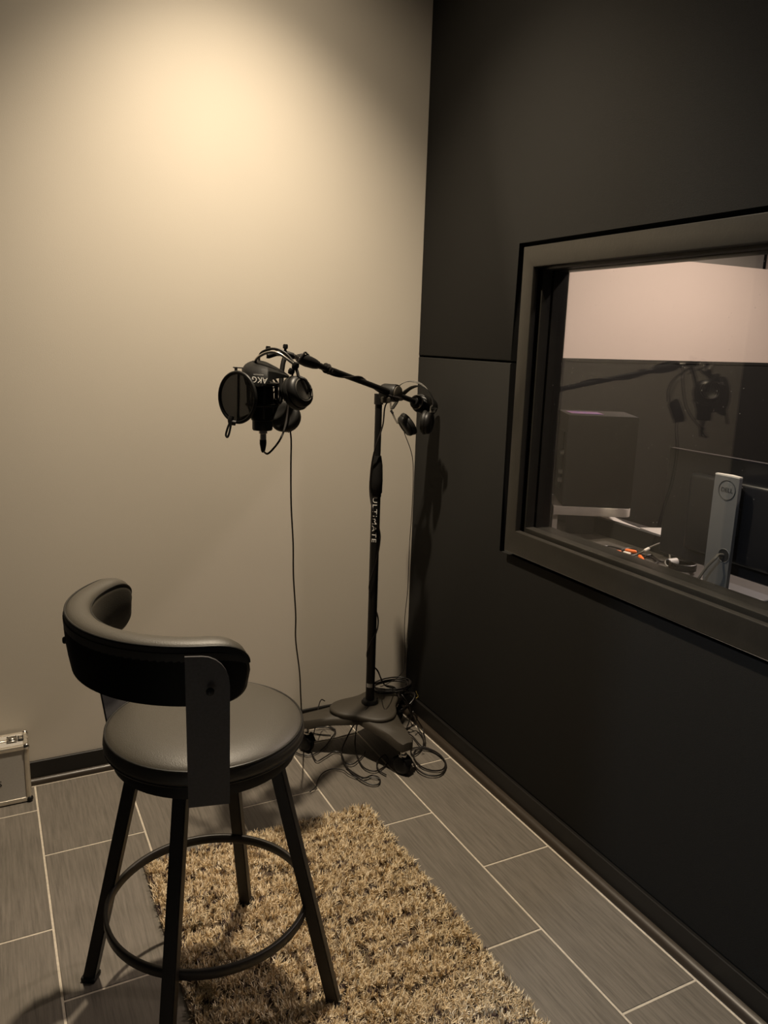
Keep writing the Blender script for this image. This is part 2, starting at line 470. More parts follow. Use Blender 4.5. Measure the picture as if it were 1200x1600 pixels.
bm = B(); ring_rect(bm, WY0, WY1, WZ0, WZ1, IY0, IY1, IZ0, IZ1, 1.580, 1.600, bev=0.004)
win = struct('window_1', bm, M['frame'], sharp=30, label='black framed control room window in the fabric wall')
bm = B(); ring_rect(bm, WY0 + .001, WY1 - .001, WZ0 + .001, WZ1 - .001, IY0 - 0.012, IY1 + 0.012, IZ0 - 0.014, IZ1 + 0.012, 1.600, 1.616)
obj('frame_backing', bm, M['core'], win, smooth=False)
bm = B(); ring_rect(bm, WY0 + .001, WY1 - .001, WZ0 + .001, WZ1 - .001, IY0 + 0.008, IY1 - 0.006, IZ0 + 0.010, IZ1 - 0.006, 1.616, 1.651, bev=0.002)
obj('glazing_stop', bm, M['frame'], win, sharp=30)
bm = B(); ring_rect(bm, WY0 + .001, WY1 - .001, WZ0 + .001, WZ1 - .001, IY0 + 0.010, IY1 - 0.008, IZ0 + 0.006, IZ1 - 0.008, 1.659, XO + 0.004, bev=0.002)
obj('inner_sill_frame', bm, M['frame'], win, sharp=30)
bm = B(); box(bm, 1.652, 1.658, IY0 - 0.01, IY1 + 0.01, IZ0 - 0.01, IZ1 + 0.01)
obj('pane', bm, M['glass'], win, smooth=False)

# baseboards with a shoe moulding
bm = B(); box(bm, XL, XR - 0.005, YB - 0.010, YB, 0.0, 0.084, bev=0.002)
bb = struct('baseboard_back', bm, M['base'], sharp=30)
def shoe_profile(s): return [(0, 0), (s, 0), (s, s * 0.35), (s * 0.8, s * 0.75), (s * 0.4, s * 0.97), (0, s)]
bm = B(); prism(bm, shoe_profile(0.020), lambda a, b, t: Vector((t, YB - 0.010 - a * 0.8, b)), XL, XR - 0.012)
obj('shoe_moulding', bm, M['shoe'], bb, sharp=60)
bm = B(); box(bm, XR - 0.010, XC, YF, YB - 0.012, 0.0, 0.088, bev=0.002)
bb = struct('baseboard_right', bm, M['base'], sharp=30)
bm = B(); prism(bm, shoe_profile(0.024), lambda a, b, t: Vector((XR - 0.010 - a, t, b)), YF, YB - 0.03)
obj('shoe_moulding', bm, M['shoe'], bb, sharp=60)

# ------------------------------------------------------------------ THE SETTING: control room behind the glass
CX1 = 6.2; CY0 = -1.6; CYB = 3.20; CC = 2.95
bm = B(); box(bm, XO, CX1, CY0, CYB + 0.5, -0.1, 0.0); struct('floor_control_room', bm, M['carpet'], smooth=False)
bm = B(); box(bm, XO, CX1, CY0, CYB + 0.5, CC, CC + 0.1); struct('ceiling_control_room', bm, M['ceil'], smooth=False)
bm = B(); box(bm, XO, CX1, CYB, CYB + 0.10, 0.0, 2.060)
cw = struct('wall_control_back', bm, M['ctrlwall'], smooth=False, label='pale pinkish wall seen through the window')
bm = B(); box(bm, XO, CX1, CYB - 0.016, CYB, 0.0, 1.532); box(bm, XO, CX1, CYB - 0.020, CYB, 1.524, 1.540)
obj('wainscot', bm, M['ctrldark'], cw, smooth=False)
bm = B(); box(bm, XO, CX1, CYB + 0.24, CYB + 0.30, 0.0, CC)
cu_ = struct('wall_control_upper', bm, M['ctrlgrey'], smooth=False)
jx = PY(1195, 410, CYB + 0.24).x
bm = B(); box(bm, jx - 0.012, jx + 0.004, CYB + 0.232, CYB + 0.24, 1.9, CC); obj('joint_strip', bm, M['core'], cu_, smooth=False)
bm = B(); box(bm, jx + 0.004, jx + 0.09, CYB + 0.222, CYB + 0.24, 1.9, CC); obj('door_casing', bm, M['ctrlwall'], cu_, smooth=False)
bm = B(); box(bm, CX1, CX1 + 0.1, CY0, CYB + 0.5, 0.0, CC); struct('wall_control_right', bm, M['ctrldark'], smooth=False)
bm = B(); box(bm, XO, CX1, CY0 - 0.1, CY0, 0.0, CC); struct('wall_control_front', bm, M['ctrldark'], smooth=False)

# ------------------------------------------------------------------ LAMPS
def lamp_data(name, kind, energy, color, loc, parent, size=0.05, spot=None, blend=0.5):
    l = bpy.data.lights.new(name, kind); l.energy = energy; l.color = color
    if kind == 'AREA': l.shape = 'DISK'; l.size = size
    else: l.shadow_soft_size = size
    if spot: l.spot_size = spot; l.spot_blend = blend
    o = bpy.data.objects.new(name, l); COL.objects.link(o); o.parent = parent
    o.location = Vector(loc) - origin(parent)
    return o

def downlight(name, label, c, r, lensmat):
    t = thing(name, label, 'ceiling light', c)
    bm = B(); lathe(bm, [(r * 0.80, -0.001), (r * 1.25, -0.001), (r * 1.25, -0.006), (r * 1.18, -0.012), (r * 0.86, -0.012), (r * 0.80, -0.001)], c, seg=40)
    obj('trim_ring', bm, M['white'], t)
    bm = B(); lathe(bm, [(0, -0.0005), (r * 0.8, -0.0005), (r * 0.8, -0.003), (0, -0.003)], c, seg=32)
    obj('diffuser', bm, lensmat, t)
    return t
t = downlight('downlight', 'round recessed warm downlight in the booth ceiling', (LAMP.x, LAMP.y, CEIL), 0.06, M['lens'])
WARM = (1.0, 0.84, 0.63)
lamp_data('downlight_beam', 'SPOT', P_BOOTH * 10, WARM, (LAMP.x, LAMP.y, CEIL - 0.02), t, 0.035, rad(90.5), 0.9)
lamp_data('downlight_spill', 'SPOT', P_BOOTH * 2.2, WARM, (LAMP.x, LAMP.y, CEIL - 0.02), t, 0.035, rad(126), 1.0)
t = downlight('downlight', 'round recessed downlight over the control room desk', (3.35, 1.95, CC), 0.08, M['lensctrl'])
lamp_data('downlight_beam', 'SPOT', P_CTRL * 5, (1.0, 0.82, 0.72), (3.35, 1.95, CC - 0.02), t, 0.06, rad(150), 0.6)
t = downlight('downlight', 'added unseen round downlight over the empty end of the control room', (2.75, 0.35, CC), 0.08, M['lensctrl'])  # unseen extra lamp, added to brighten the speaker riser
lamp_data('downlight_beam', 'SPOT', P_CTRL * 2.0, (1.0, 0.82, 0.72), (2.75, 0.35, CC - 0.02), t, 0.06, rad(150), 0.6)
t = downlight('added_cool_light', 'added round cool white ceiling light, unseen, outside the booth', (-2.0, 0.22, CEIL), 0.12, M['lensadded'])  # unseen lamp, added to throw cool light on the black wall and rug
lamp_data('added_cool_beam', 'SPOT', P_ADDED_COOL * 10, (0.70, 0.83, 1.0), (-2.0, 0.22, CEIL - 0.03), t, 0.1, rad(165), 0.5)

# ------------------------------------------------------------------ RUG
RX0, RX1, RY0, RY1 = 0.345, 1.107, 0.95, 2.215
rug = thing('shag_rug', 'beige shag rug with dark brown flecked rows on the tile floor', 'rug', ((RX0 + RX1) / 2, (RY0 + RY1) / 2, 0))
bm = B(); box(bm, RX0, RX1, RY0, RY1, 0.0005, 0.007, bev=0.002)
obj('backing', bm, M['rugback'], rug)
def make_pile():
    NT, K = 14000, 7
    N = NT * K
    tx = rng.uniform(RX0 + 0.004, RX1 - 0.004, NT); ty = rng.uniform(RY0, RY1 - 0.003, NT)
    # rows of yarn run across the rug; between the rows the tufts are short and many are dark
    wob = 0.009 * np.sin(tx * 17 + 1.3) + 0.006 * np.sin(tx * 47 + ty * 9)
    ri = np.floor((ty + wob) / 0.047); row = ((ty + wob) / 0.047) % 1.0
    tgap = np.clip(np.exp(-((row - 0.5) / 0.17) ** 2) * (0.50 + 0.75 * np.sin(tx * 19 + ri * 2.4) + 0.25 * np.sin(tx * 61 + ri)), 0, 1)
    taz = rng.uniform(0, 2 * PI, NT); tlean = rng.uniform(0.2, 0.95, NT)
    R_ = lambda a_: np.repeat(a_, K)
    x = R_(tx) + rng.normal(0, 0.0022, N); y = R_(ty) + rng.normal(0, 0.0022, N)
    x = np.clip(x, RX0 + .001, RX1 - .001); y = np.clip(y, RY0, RY1 - .001)
    gap = R_(tgap)
    h = rng.uniform(0.014, 0.024, N) * (1 - 0.45 * gap)
    az = R_(taz) + rng.normal(0, 0.7, N); lean = np.clip(R_(tlean) + rng.normal(0, 0.25, N), 0, 1.25)
    dx = np.cos(az) * np.sin(lean) * h; dy = np.sin(az) * np.sin(lean) * h; dz = np.cos(lean) * h + 0.004
    wd = rng.uniform(0.0008, 0.0015, N); pa = az + PI / 2 + rng.uniform(-0.5, 0.5, N)
    wx = np.cos(pa) * wd; wy = np.sin(pa) * wd
    z0 = 0.006
    V = np.zeros((N, 5, 3))
    V[:, 0] = np.stack([x - wx, y - wy, np.full(N, z0)], 1); V[:, 1] = np.stack([x + wx, y + wy, np.full(N, z0)], 1)
    mx_, my_, mz_ = x + dx * 0.45, y + dy * 0.45, z0 + dz * 0.65
    V[:, 2] = np.stack([mx_ - wx, my_ - wy, mz_], 1); V[:, 3] = np.stack([mx_ + wx, my_ + wy, mz_ + 0.0012], 1)
    V[:, 4] = np.stack([x + dx * 1.15, y + dy * 1.15, z0 + dz], 1)
    V = V.reshape(-1, 3) - np.array(origin(rug))
    base = np.arange(N) * 5
    q = np.stack([base, base + 1, base + 3, base + 2], 1); tt = np.stack([base + 2, base + 3, base + 4], 1)
    me = bpy.data.meshes.new('pile')
    me.vertices.add(len(V)); me.vertices.foreach_set('co', V.ravel())
    me.loops.add(N * 7); me.polygons.add(N * 2)
    lv = np.concatenate([q.ravel(), tt.ravel()]); me.loops.foreach_set('vertex_index', lv)
    ls = np.concatenate([np.arange(N) * 4, N * 4 + np.arange(N) * 3]); me.polygons.foreach_set('loop_start', ls)
    me.update(calc_edges=True)
    pal = np.array([(0.72, 0.58, 0.37), (0.82, 0.69, 0.48), (0.60, 0.46, 0.27), (0.42, 0.31, 0.19), (0.88, 0.78, 0.60)])
    ci = np.repeat(rng.choice(5, NT, p=[0.34, 0.24, 0.2, 0.09, 0.13]), K); sw = rng.uniform(0, 1, N) < .55; ci[sw] = rng.choice(5, sw.sum()); c = pal[ci]
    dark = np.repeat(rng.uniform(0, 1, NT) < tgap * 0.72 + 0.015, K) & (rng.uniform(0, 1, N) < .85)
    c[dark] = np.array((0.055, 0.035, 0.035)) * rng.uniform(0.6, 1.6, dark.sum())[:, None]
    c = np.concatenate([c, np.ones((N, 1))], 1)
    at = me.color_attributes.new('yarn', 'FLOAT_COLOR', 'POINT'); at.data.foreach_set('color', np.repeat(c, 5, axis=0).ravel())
    me.materials.append(M['pile'])
    o = bpy.data.objects.new('pile', me); COL.objects.link(o); o.parent = rug; o['kind'] = 'stuff'
make_pile()

# ------------------------------------------------------------------ BAR STOOL
SC = Vector((0.41, 1.66, 0.0))
stool = thing('bar_stool', 'black padded swivel bar stool with wrap-around back and splayed metal legs', 'stool', SC)
def sp(a, r, z): return Vector((SC.x + r * math.cos(rad(a)), SC.y + r * math.sin(rad(a)), z))
R_S = 0.226
bm = B()
lathe(bm, [(0, .757), (.09, .7565), (.15, .754), (.185, .749), (.208, .741), (.219, .733), (.2235, .724), (.225, .712), (.223, .702), (.215, .697), (0, .697)], (SC.x, SC.y, 0), seg=64)
cush = obj('seat_cushion', bm, M['leather'], stool, sharp=70)
bm = B(); tube(bm, [sp(a, .2195, .7335) for a in range(0, 360, 5)], 0.0028, 8, closed=True); obj('piping', bm, M['welt'], cush)
bm = B(); tube(bm, [sp(a, .222, .701) for a in range(0, 360, 5)], 0.0026, 8, closed=True); obj('piping', bm, M['welt'], cush)
bm = B(); lathe(bm, [(0, .698), (.208, .698), (.210, .690), (.206, .664), (.200, .660), (0, .660)], (SC.x, SC.y, 0), seg=64)
obj('seat_base', bm, M['shell'], stool, sharp=35)
bm = B(); lathe(bm, [(0, .660), (.17, .660), (.17, .648), (.10, .640), (0, .640)], (SC.x, SC.y, 0), seg=40)
obj('swivel_plate', bm, M['stoolmt'], stool, sharp=35)
# legs: square tube, foot to seat; the rug carries two of them
for a, foot_z in ((147, 0.001), (-33, 0.0085), (237, 0.001), (57, 0.0085)):
    A = sp(a, .312 - .147 * foot_z / .66, foot_z + 0.008); D = sp(a, .163, .648)
    bm = B(); rd = Vector((math.cos(rad(a)), math.sin(rad(a)), 0))
    tube(bm, [A, D], 0.02, flat=(0.030, 0.030), up=rd)
    es = [e for e in bm.edges if abs((e.verts[0].co - e.verts[1].co).z) > 0.3]
    bmesh.ops.bevel(bm, geom=es, offset=0.003, segments=2, affect='EDGES')
    lg = obj('leg', bm, M['stoolmt'], stool, sharp=50)
    bm = B(); box(bm, A.x - .0185, A.x + .0185, A.y - .0185, A.y + .0185, foot_z, foot_z + 0.012, bev=0.002, rotz=rad(a))
    obj('foot_cap', bm, M['rubber'], lg)
bm = B(); tube(bm, [sp(a, .236, .268) for a in range(0, 360, 4)], 0.01, closed=True, flat=(0.024, 0.010), up=(0, 0, 1))
bmesh.ops.bevel(bm, geom=[e for e in bm.edges if len(e.link_faces) == 2 and abs(e.link_faces[0].normal.dot(e.link_faces[1].normal)) < 0.3], offset=0.0015, segments=1, affect='EDGES')
obj('foot_ring', bm, M['stoolmt'], stool, sharp=50)
# backrest: padded band wrapping round the seat
BA, BH = 196.0, 77.0
def back_section(s):
    """s in -1..1 along the band -> outline points (r,z); ends are rounded off"""
    e = max(0.0, (abs(s) - 0.80) / 0.20); k = math.sqrt(max(0.0, 1 - e ** 2.4))
    z0, z1 = .905, 1.036
    zc = (z0 + z1) / 2 - .002 * e; hh = (z1 - z0) / 2 * (0.40 + 0.60 * k)
    a = rad(BA + BH * s)
    t = 0.056 * (0.72 + 0.28 * k); ro = .288; lean = 0.012
    top, bot = zc + hh, zc - hh
    pts = [(ro - lean, bot), (ro, zc), (ro + 0.003, top - .020), (ro - .002, top - .007), (ro - .012, top - .001), (ro - t * .5, top + .001),
           (ro - t + .012, top - .002), (ro - t + .003, top - .010), (ro - t, top - .024), (ro - t + .002, zc), (ro - t + .004, bot + .01), (ro - t + .010, bot + .001)]
    return [sp(math.degrees(a), r_, z_) for r_, z_ in pts]
S_ = [math.sin(PI / 2 * (-1 + 2 * i / 64)) for i in range(65)]
bm = B(); rings = [[bm.verts.new(p) for p in back_section(s)] for s in S_]
for A, D in zip(rings, rings[1:]):
    n = len(A)
    for j in range(n): bm.faces.new((A[j], A[(j + 1) % n], D[(j + 1) % n], D[j]))
for rg in (rings[0][::-1], rings[-1]): bm.faces.new(rg)
back = obj('backrest', bm, M['leather'], stool, sharp=55)
bm = B(); tube(bm, [back_section(s)[3] + Vector((0, 0, .0005)) for s in S_], 0.0026, 8); obj('piping', bm, M['welt'], back)
bm = B(); tube(bm, [back_section(s)[7] for s in S_], 0.0022, 8); obj('piping', bm, M['welt'], back)
# hard outer shell of the backrest
bm = B(); loft(bm, [[sp(BA + BH * s * .985, .2905 - .011 * (1 - q) ** 2, lo + (hi - lo) * q) for q in (0, .25, .5, .75, 1)]
                    for s in S_ for lo, hi in [((lambda pp: (pp[0].z + .002, pp[2].z + .004))(back_section(s)))]], 0.003)
obj('outer_shell', bm, M['shell'], back, sharp=50)
bm = B(); q_ = rad(176); lathe(bm, [(0, .010), (.005, .0095), (.0075, .007), (.008, .0), (0, .0)], sp(176, .284, .966), axis=(math.cos(q_), math.sin(q_), 0), seg=16)
obj('bolt', bm, M['ink'], back)
# the two flat bars
for a in (257.0, 134.0):
    th = rad(a); tang = Vector((-math.sin(th), math.cos(th), 0)); rdv = Vector((math.cos(th), math.sin(th), 0))
    rows = []
    hw = 0.041
    outline = [(-hw, .668), (hw, .668), (hw, .955)]
    for k in range(7):
        q = k / 6 * PI / 2; outline.append((hw - .052 * (1 - math.cos(q)), .955 + .062 * math.sin(q)))
    outline += [(-hw, 1.017)]
    sgn = 1 if a > 200 else -1
    c0 = Vector((SC.x, SC.y, 0)) + rdv * 0.2955
    def fb(u_, z_, t_, c0=c0, tang=tang, rdv=rdv, sgn=sgn):
        lean = -0.058 * max(0, (0.90 - z_) / 0.22) if z_ < .90 else 0.0
        curve = -(u_ ** 2) / (2 * 0.30)
        return c0 + tang * (u_ * sgn) + rdv * (t_ + lean + curve) + Vector((0, 0, z_))
    bm = B(); prism(bm, outline, fb, 0.003, 0.008)
    br = obj('back_bracket', bm, M['barmt'], stool, sharp=30)
    bm = B(); lathe(bm, [(0, .012), (.005, .0115), (.0075, .009), (.008, .005), (0, .005)], fb(0.004, .945, 0), axis=rdv, seg=16)
    obj('bolt', bm, M['ink'], br)

# ------------------------------------------------------------------ MICROPHONE STAND
POLE = Vector((1.295, 2.595, 0)); BOOM = Vector((1.320, 2.538, 1.415))
BF = P(463, 558, 2.375)
bdir = (BOOM - BF).normalized()
stand = thing('microphone_stand', 'black studio boom microphone stand on a weighted caster base', 'microphone stand', POLE)
wing_ang = [162, -82, 38]; wing_len = [0.250, 0.230, 0.250]
hub_r = [.160, .130, .180]
PH = 0.195
for k, (a, L_) in enumerate(zip(wing_ang, wing_len)):
    d = Vector((math.cos(rad(a)), math.sin(rad(a)), 0)); s = Vector((-d.y, d.x, 0)); c = POLE
    rows = []
    for t_, hw, zt in ((0.02, .085, .176), (.09, .074, .171), (.15, .054, .162), (.20, .044, .154), (L_ - .012, .040, .148), (L_ + .012, .036, .144), (L_ + .026, .024, .137)):
        o_ = c + d * t_
        rows.append([o_ + s * (-hw) + Vector((0, 0, zt - .034)), o_ + s * (-hw) + Vector((0, 0, zt - .014)), o_ + s * (-hw * .86) + Vector((0, 0, zt - .003)), o_ + Vector((0, 0, zt)),
                     o_ + s * (hw * .86) + Vector((0, 0, zt - .003)), o_ + s * hw + Vector((0, 0, zt - .014)), o_ + s * hw + Vector((0, 0, zt - .034))])
    bm = B(); g_ = [[bm.verts.new(p) for p in r_] for r_ in rows]
    for A, D in zip(g_, g_[1:]):
        n = len(A)
        for j in range(n): bm.faces.new((A[j], A[(j + 1) % n], D[(j + 1) % n], D[j]))
    bm.faces.new(g_[0]); bm.faces.new(g_[-1])
    wg = obj('base_wing', bm, M['basept'], stand, sharp=50)
    # caster: stem, chrome collar, twin wheels, hood
    cc = c + d * L_
    bm = B(); lathe(bm, [(0, .125), (.010, .125), (.010, .070), (0, .070)], cc, seg=16)
    lathe(bm, [(.010, .080), (.017, .080), (.017, .072), (.010, .070)], cc, seg=16)
    cs = obj('caster', bm, M['chrome'], wg)
    ax = Matrix.Rotation(rad(35 + 70 * k), 3, 'Z') @ d
    wc = cc + Vector((0, 0, .036))
    for sg in (-1, 1):
        bm = B(); lathe(bm, [(0, .020), (.020, .020), (.030, .017), (.0355, .012), (.0355, .006), (.030, .003), (0, .003)], wc, axis=ax * sg, seg=28)
        obj('wheel', bm, M['blackpl'], wg, sharp=50)
    bm = B()
    pr_ = ax.cross(Vector((0, 0, 1)))
    loft(bm, [[wc + ax * w_ + pr_ * (.040 * math.cos(q)) + Vector((0, 0, .040 * math.sin(q))) for q in [rad(20 + 14 * j) for j in range(11)]] for w_ in (-.018, 0, .018)], .003)
    obj('caster_hood', bm, M['blackpl'], wg)
# hub plate: rounded triangle over the wings
def hub_outline():
    pts = []
    for a in wing_ang:
        d = Vector((math.cos(rad(a)), math.sin(rad(a))))
        pts.append((a % 360, d))
    out = []
    for i in range(72):
        th = 5.0 * i
        dm, hr = min((abs((th - a + 180) % 360 - 180), h_) for (a, _), h_ in zip(pts, hub_r))
        r_ = .105 + (hr - .105) * max(0, math.cos(rad(min(dm * 1.5, 90)))) ** 2.2
        out.append((r_ * math.cos(rad(th)), r_ * math.sin(rad(th))))
    return out
ho = hub_outline()
bm = B()
lv = [(0.97, .160), (1.0, .172), (.985, .178), (.93, .182), (.55, .188), (.20, PH), (0.0, PH)]
prev = None
for s, z in lv:
    cur = [bm.verts.new((POLE.x + a * s, POLE.y + b * s, z)) for a, b in ho] if s > 0 else [bm.verts.new((POLE.x, POLE.y, z))]
    if prev:
        n = len(prev)
        for j in range(n):
            if len(cur) == 1: bm.faces.new((prev[j], prev[(j + 1) % n], cur[0]))
            else: bm.faces.new((prev[j], prev[(j + 1) % n], cur[(j + 1) % n], cur[j]))
    else: bm.faces.new(cur[::-1])
    prev = cur
obj('base_hub', bm, M['basept'], stand, sharp=60)
bm = B(); lathe(bm, [(.0, PH - .004), (.034, PH - .004), (.034, PH + .004), (.028, PH + .012), (.0185, PH + .014), (0, PH + .014)], POLE, seg=32)
obj('pole_collar', bm, M['blackpl'], stand, sharp=40)
zc0, zc1 = PY(588, 771, POLE.y).z, PY(591, 712, POLE.y).z
bm = B(); lathe(bm, [(0, PH), (.0175, PH), (.0175, zc0 + .01), (0, zc0 + .01)], POLE, seg=32)
lower = obj('lower_tube', bm, M['blackmt'], stand, sharp=40)
zt = PY(592, 617, POLE.y).z
bm = B(); lathe(bm, [(0, zc1 - .01), (.0128, zc1 - .01), (.0128, zt), (0, zt)], POLE, seg=28)
obj('upper_tube', bm, M['blackmt'], stand, sharp=40)
bm = B(); lathe(bm, [(0, zc0 - .012), (.0195, zc0 - .012), (.0195, zc0), (.0225, zc0 + .004), (.0235, zc0 + (zc1 - zc0) * .35), (.0215, zc0 + (zc1 - zc0) * .75), (.0165, zc1 - .006), (.0155, zc1), (0, zc1)], POLE, seg=28)
obj('clutch_grip', bm, M['rubber'], stand, sharp=40)
bm = B(); lathe(bm, [(0, zt - .034), (.017, zt - .034), (.017, zt + .004), (0, zt + .004)], POLE, seg=24)
obj('tube_collar', bm, M['blackpl'], stand, sharp=40)
# lettering runs down the lower tube, wrapped round it
ztx = (PY(584, 776, POLE.y).z + PY(581, 846, POLE.y).z) / 2
tl = PY(584, 776, POLE.y).z - PY(581, 846, POLE.y).z
bm = text_bm('ULTIMATE', 0.1, space=1.15)
xsn = [v.co.x for v in bm.verts]; kx = tl / (max(xsn) - min(xsn))
ysn = [v.co.y for v in bm.verts]; ky = 0.0165 / (max(ysn) - min(ysn))
y_lo, y_hi = min(ysn), max(ysn)
for i_ in range(1, 8):
    bmesh.ops.bisect_plane(bm, geom=bm.verts[:] + bm.edges[:] + bm.faces[:], plane_co=(0, y_lo + (y_hi - y_lo) * i_ / 8, 0), plane_no=(0, 1, 0))
tocam = (CAM - POLE); tocam.z = 0; a_cam = math.atan2(tocam.y, tocam.x) - 0.22
for v in bm.verts:
    th = a_cam + (v.co.y * ky) / .0175
    v.co = Vector((POLE.x + .0182 * math.cos(th), POLE.y + .0182 * math.sin(th), ztx - v.co.x * kx))
obj('lettering', bm, M['whiteink'], lower, smooth=False)
bm = B(); zz = PY(577, 1072, POLE.y).z
loft(bm, [[Vector((POLE.x + .0181 * math.cos(a_cam + q), POLE.y + .0181 * math.sin(a_cam + q), z_)) for q in (-.7, -.35, 0, .35, .7)] for z_ in (zz, zz + .016)], .0003)
obj('paper_label', bm, M['whiteink'], lower)
# pivot clutch and boom
side = bdir.cross(Vector((0, 0, 1))).normalized()
bm = B(); lathe(bm, [(0, -.034), (.030, -.034), (.032, -.028), (.032, .020), (.030, .026), (0, .026)], BOOM - side * .005, axis=side, seg=36)
pv = obj('pivot_clutch', bm, M['blackpl'], stand, sharp=40)
bm = B(); lathe(bm, [(0, .0), (.026, .0), (.026, .006), (.020, .008), (0, .008)], BOOM + side * .021, axis=side, seg=30)
obj('clutch_cap', bm, M['basept'], pv, sharp=40)
bm = B(); box(bm, BOOM.x - .05, BOOM.x - .020, BOOM.y - .03, BOOM.y - .006, BOOM.z - .034, BOOM.z - .012, bev=.004)
obj('clutch_lever', bm, M['basept'], pv)
TAIL = BOOM + bdir * 0.285
bm = B(); tube(bm, [BF + bdir * .012, TAIL - bdir * .03], .0098, 18)
obj('boom_tube', bm, M['blackmt'], stand, sharp=50)
bm = B(); lathe(bm, [(0, .006), (.010, .006), (.0165, .022), (.0185, .05), (.0165, .085), (.0125, .105), (.0098, .108), (0, .108)], BF, axis=bdir, seg=22)
obj('boom_grip', bm, M['rubber'], stand, sharp=50)
bm = B(); lathe(bm, [(0, -.012), (.007, -.012), (.007, .012), (0, .012)], BF, axis=bdir, seg=18)
obj('boom_thread', bm, M['silver'], stand, sharp=40)
cwp = [(0, .150), (.016, .150), (.018, .152), (.018, .166), (.026, .168), (.0265, .182), (.022, .186), (.034, .192), (.036, .200), (.036, .268), (.033, .280), (.020, .288), (0, .288)]
bm = B(); lathe(bm, cwp, BOOM, axis=bdir, seg=36)
cwt = obj('counterweight', bm, M['blackmt'], stand, sharp=40)
bm = B(); lathe(bm, [(.0262, .169), (.0272, .170), (.0272, .173), (.0262, .174)], BOOM, axis=bdir, seg=36); obj('weight_ring', bm, M['silver'], cwt)
# cable wraps taped on the boom
for t0, t1 in ((.26, .31),):
    L_ = (BOOM - BF).length; bm = B()
    pts = []
    for i in range(40):
        q = i / 39; pts.append(BF + bdir * (L_ * (t0 + (t1 - t0) * q)) + (side * math.cos(q * 4 * PI) + side.cross(bdir) * math.sin(q * 4 * PI)) * .0135)
    tube(bm, pts, .003, 6); obj('cable_wrap', bm, M['cable'], stand)

# ------------------------------------------------------------------ MICROPHONE in its shock mount
mc = P(410, 640, 2.325)      # axis of the microphone
mx_, my_ = mc.x, mc.y
zpx = lambda v: PY(410, v, my_).z
mic = thing('condenser_microphone', 'large black condenser microphone hanging upside down in a shock mount', 'microphone', (mx_, my_, zpx(672)))
bm = B(); z0 = zpx(655); z1 = zpx(592)
lathe(bm, [(0, z0 - .004), (.028, z0 - .004), (.033, z0), (.034, z0 + (z1 - z0) * .55), (.032, z0 + (z1 - z0) * .8), (.022, z1 - .006), (0, z1)], (mx_, my_, 0), seg=32)
obj('microphone_body', bm, M['blackmt'], mic, sharp=40)
bm = B(); lathe(bm, [(0, zpx(672)), (.028, zpx(672)), (.030, zpx(670)), (.030, zpx(657)), (.033, zpx(656)), (.033, zpx(650)), (.027, zpx(650)), (0, zpx(650))], (mx_, my_, 0), seg=32)
obj('mount_ring', bm, M['blackpl'], mic, sharp=40)
for zz in (zpx(600), zpx(632)):
    bm = B(); tube(bm, [Vector((mx_ + .047 * math.cos(q), my_ + .047 * math.sin(q), zz)) for q in [2 * PI * i / 32 for i in range(32)]], .004, 8, closed=True)
    obj('suspension_ring', bm, M['blackpl'], mic)
for i in range(6):
    q = 2 * PI * i / 6 + .3
    bm = B(); tube(bm, [Vector((mx_ + .047 * math.cos(q), my_ + .047 * math.sin(q), zpx(598))), Vector((mx_ + .047 * math.cos(q), my_ + .047 * math.sin(q), zpx(634))), Vector((mx_ + .032 * math.cos(q), my_ + .032 * math.sin(q), zpx(653)))], .0035, 6)
    obj('cage_rod', bm, M['blackpl'], mic)
    bm = B(); tube(bm, [Vector((mx_ + .047 * math.cos(q), my_ + .047 * math.sin(q), zpx(604))), Vector((mx_ + .027 * math.cos(q + .5), my_ + .027 * math.sin(q + .5), zpx(618))), Vector((mx_ + .047 * math.cos(q + 1), my_ + .047 * math.sin(q + 1), zpx(630)))], .0018, 5)
    obj('elastic_cord', bm, M['rubber'], mic)
# swivel arm from the cage up to the boom end
arm0 = P(438, 626, 2.33); arm1 = P(440, 584, 2.34); arm2 = P(446, 558, 2.35)
bm = B(); tube(bm, smooth_path([Vector((mx_ + .03, my_, arm0.z)), arm0, arm1, arm2, BF - bdir * .004], 6), .0075, 10)
obj('swivel_arm', bm, M['blackpl'], mic)
for u, v in ((419, 544), (446, 541)):
    kp = P(u, v, 2.34); bm = B(); lathe(bm, [(0, .006), (.006, .006), (.0075, .002), (.0075, -.006), (.004, -.008), (.004, -.030), (0, -.030)], kp, axis=(0.05, 0, 1), seg=14)
    obj('thumb_screw', bm, M['blackpl'], mic, sharp=40)
bm = B(); tube(bm, [P(419, 556, 2.34), P(432, 552, 2.345), P(446, 552, 2.345), P(458, 556, 2.355)], .0085, 10); obj('mount_bridge', bm, M['blackpl'], mic)
# XLR plug
bm = B(); lathe(bm, [(0, zpx(672)), (.0125, zpx(672)), (.0125, zpx(677)), (.0095, zpx(678)), (.0095, zpx(688)), (0, zpx(688))], (mx_ + .002, my_, 0), seg=20)
xl = obj('cable_plug', bm, M['silver'], mic, sharp=40)
bm = B(); lathe(bm, [(0, zpx(687)), (.0102, zpx(687)), (.0100, zpx(694)), (.0065, zpx(704)), (.004, zpx(707)), (0, zpx(707))], (mx_ + .002, my_, 0), seg=20)
obj('strain_relief', bm, M['rubber'], xl, sharp=40)

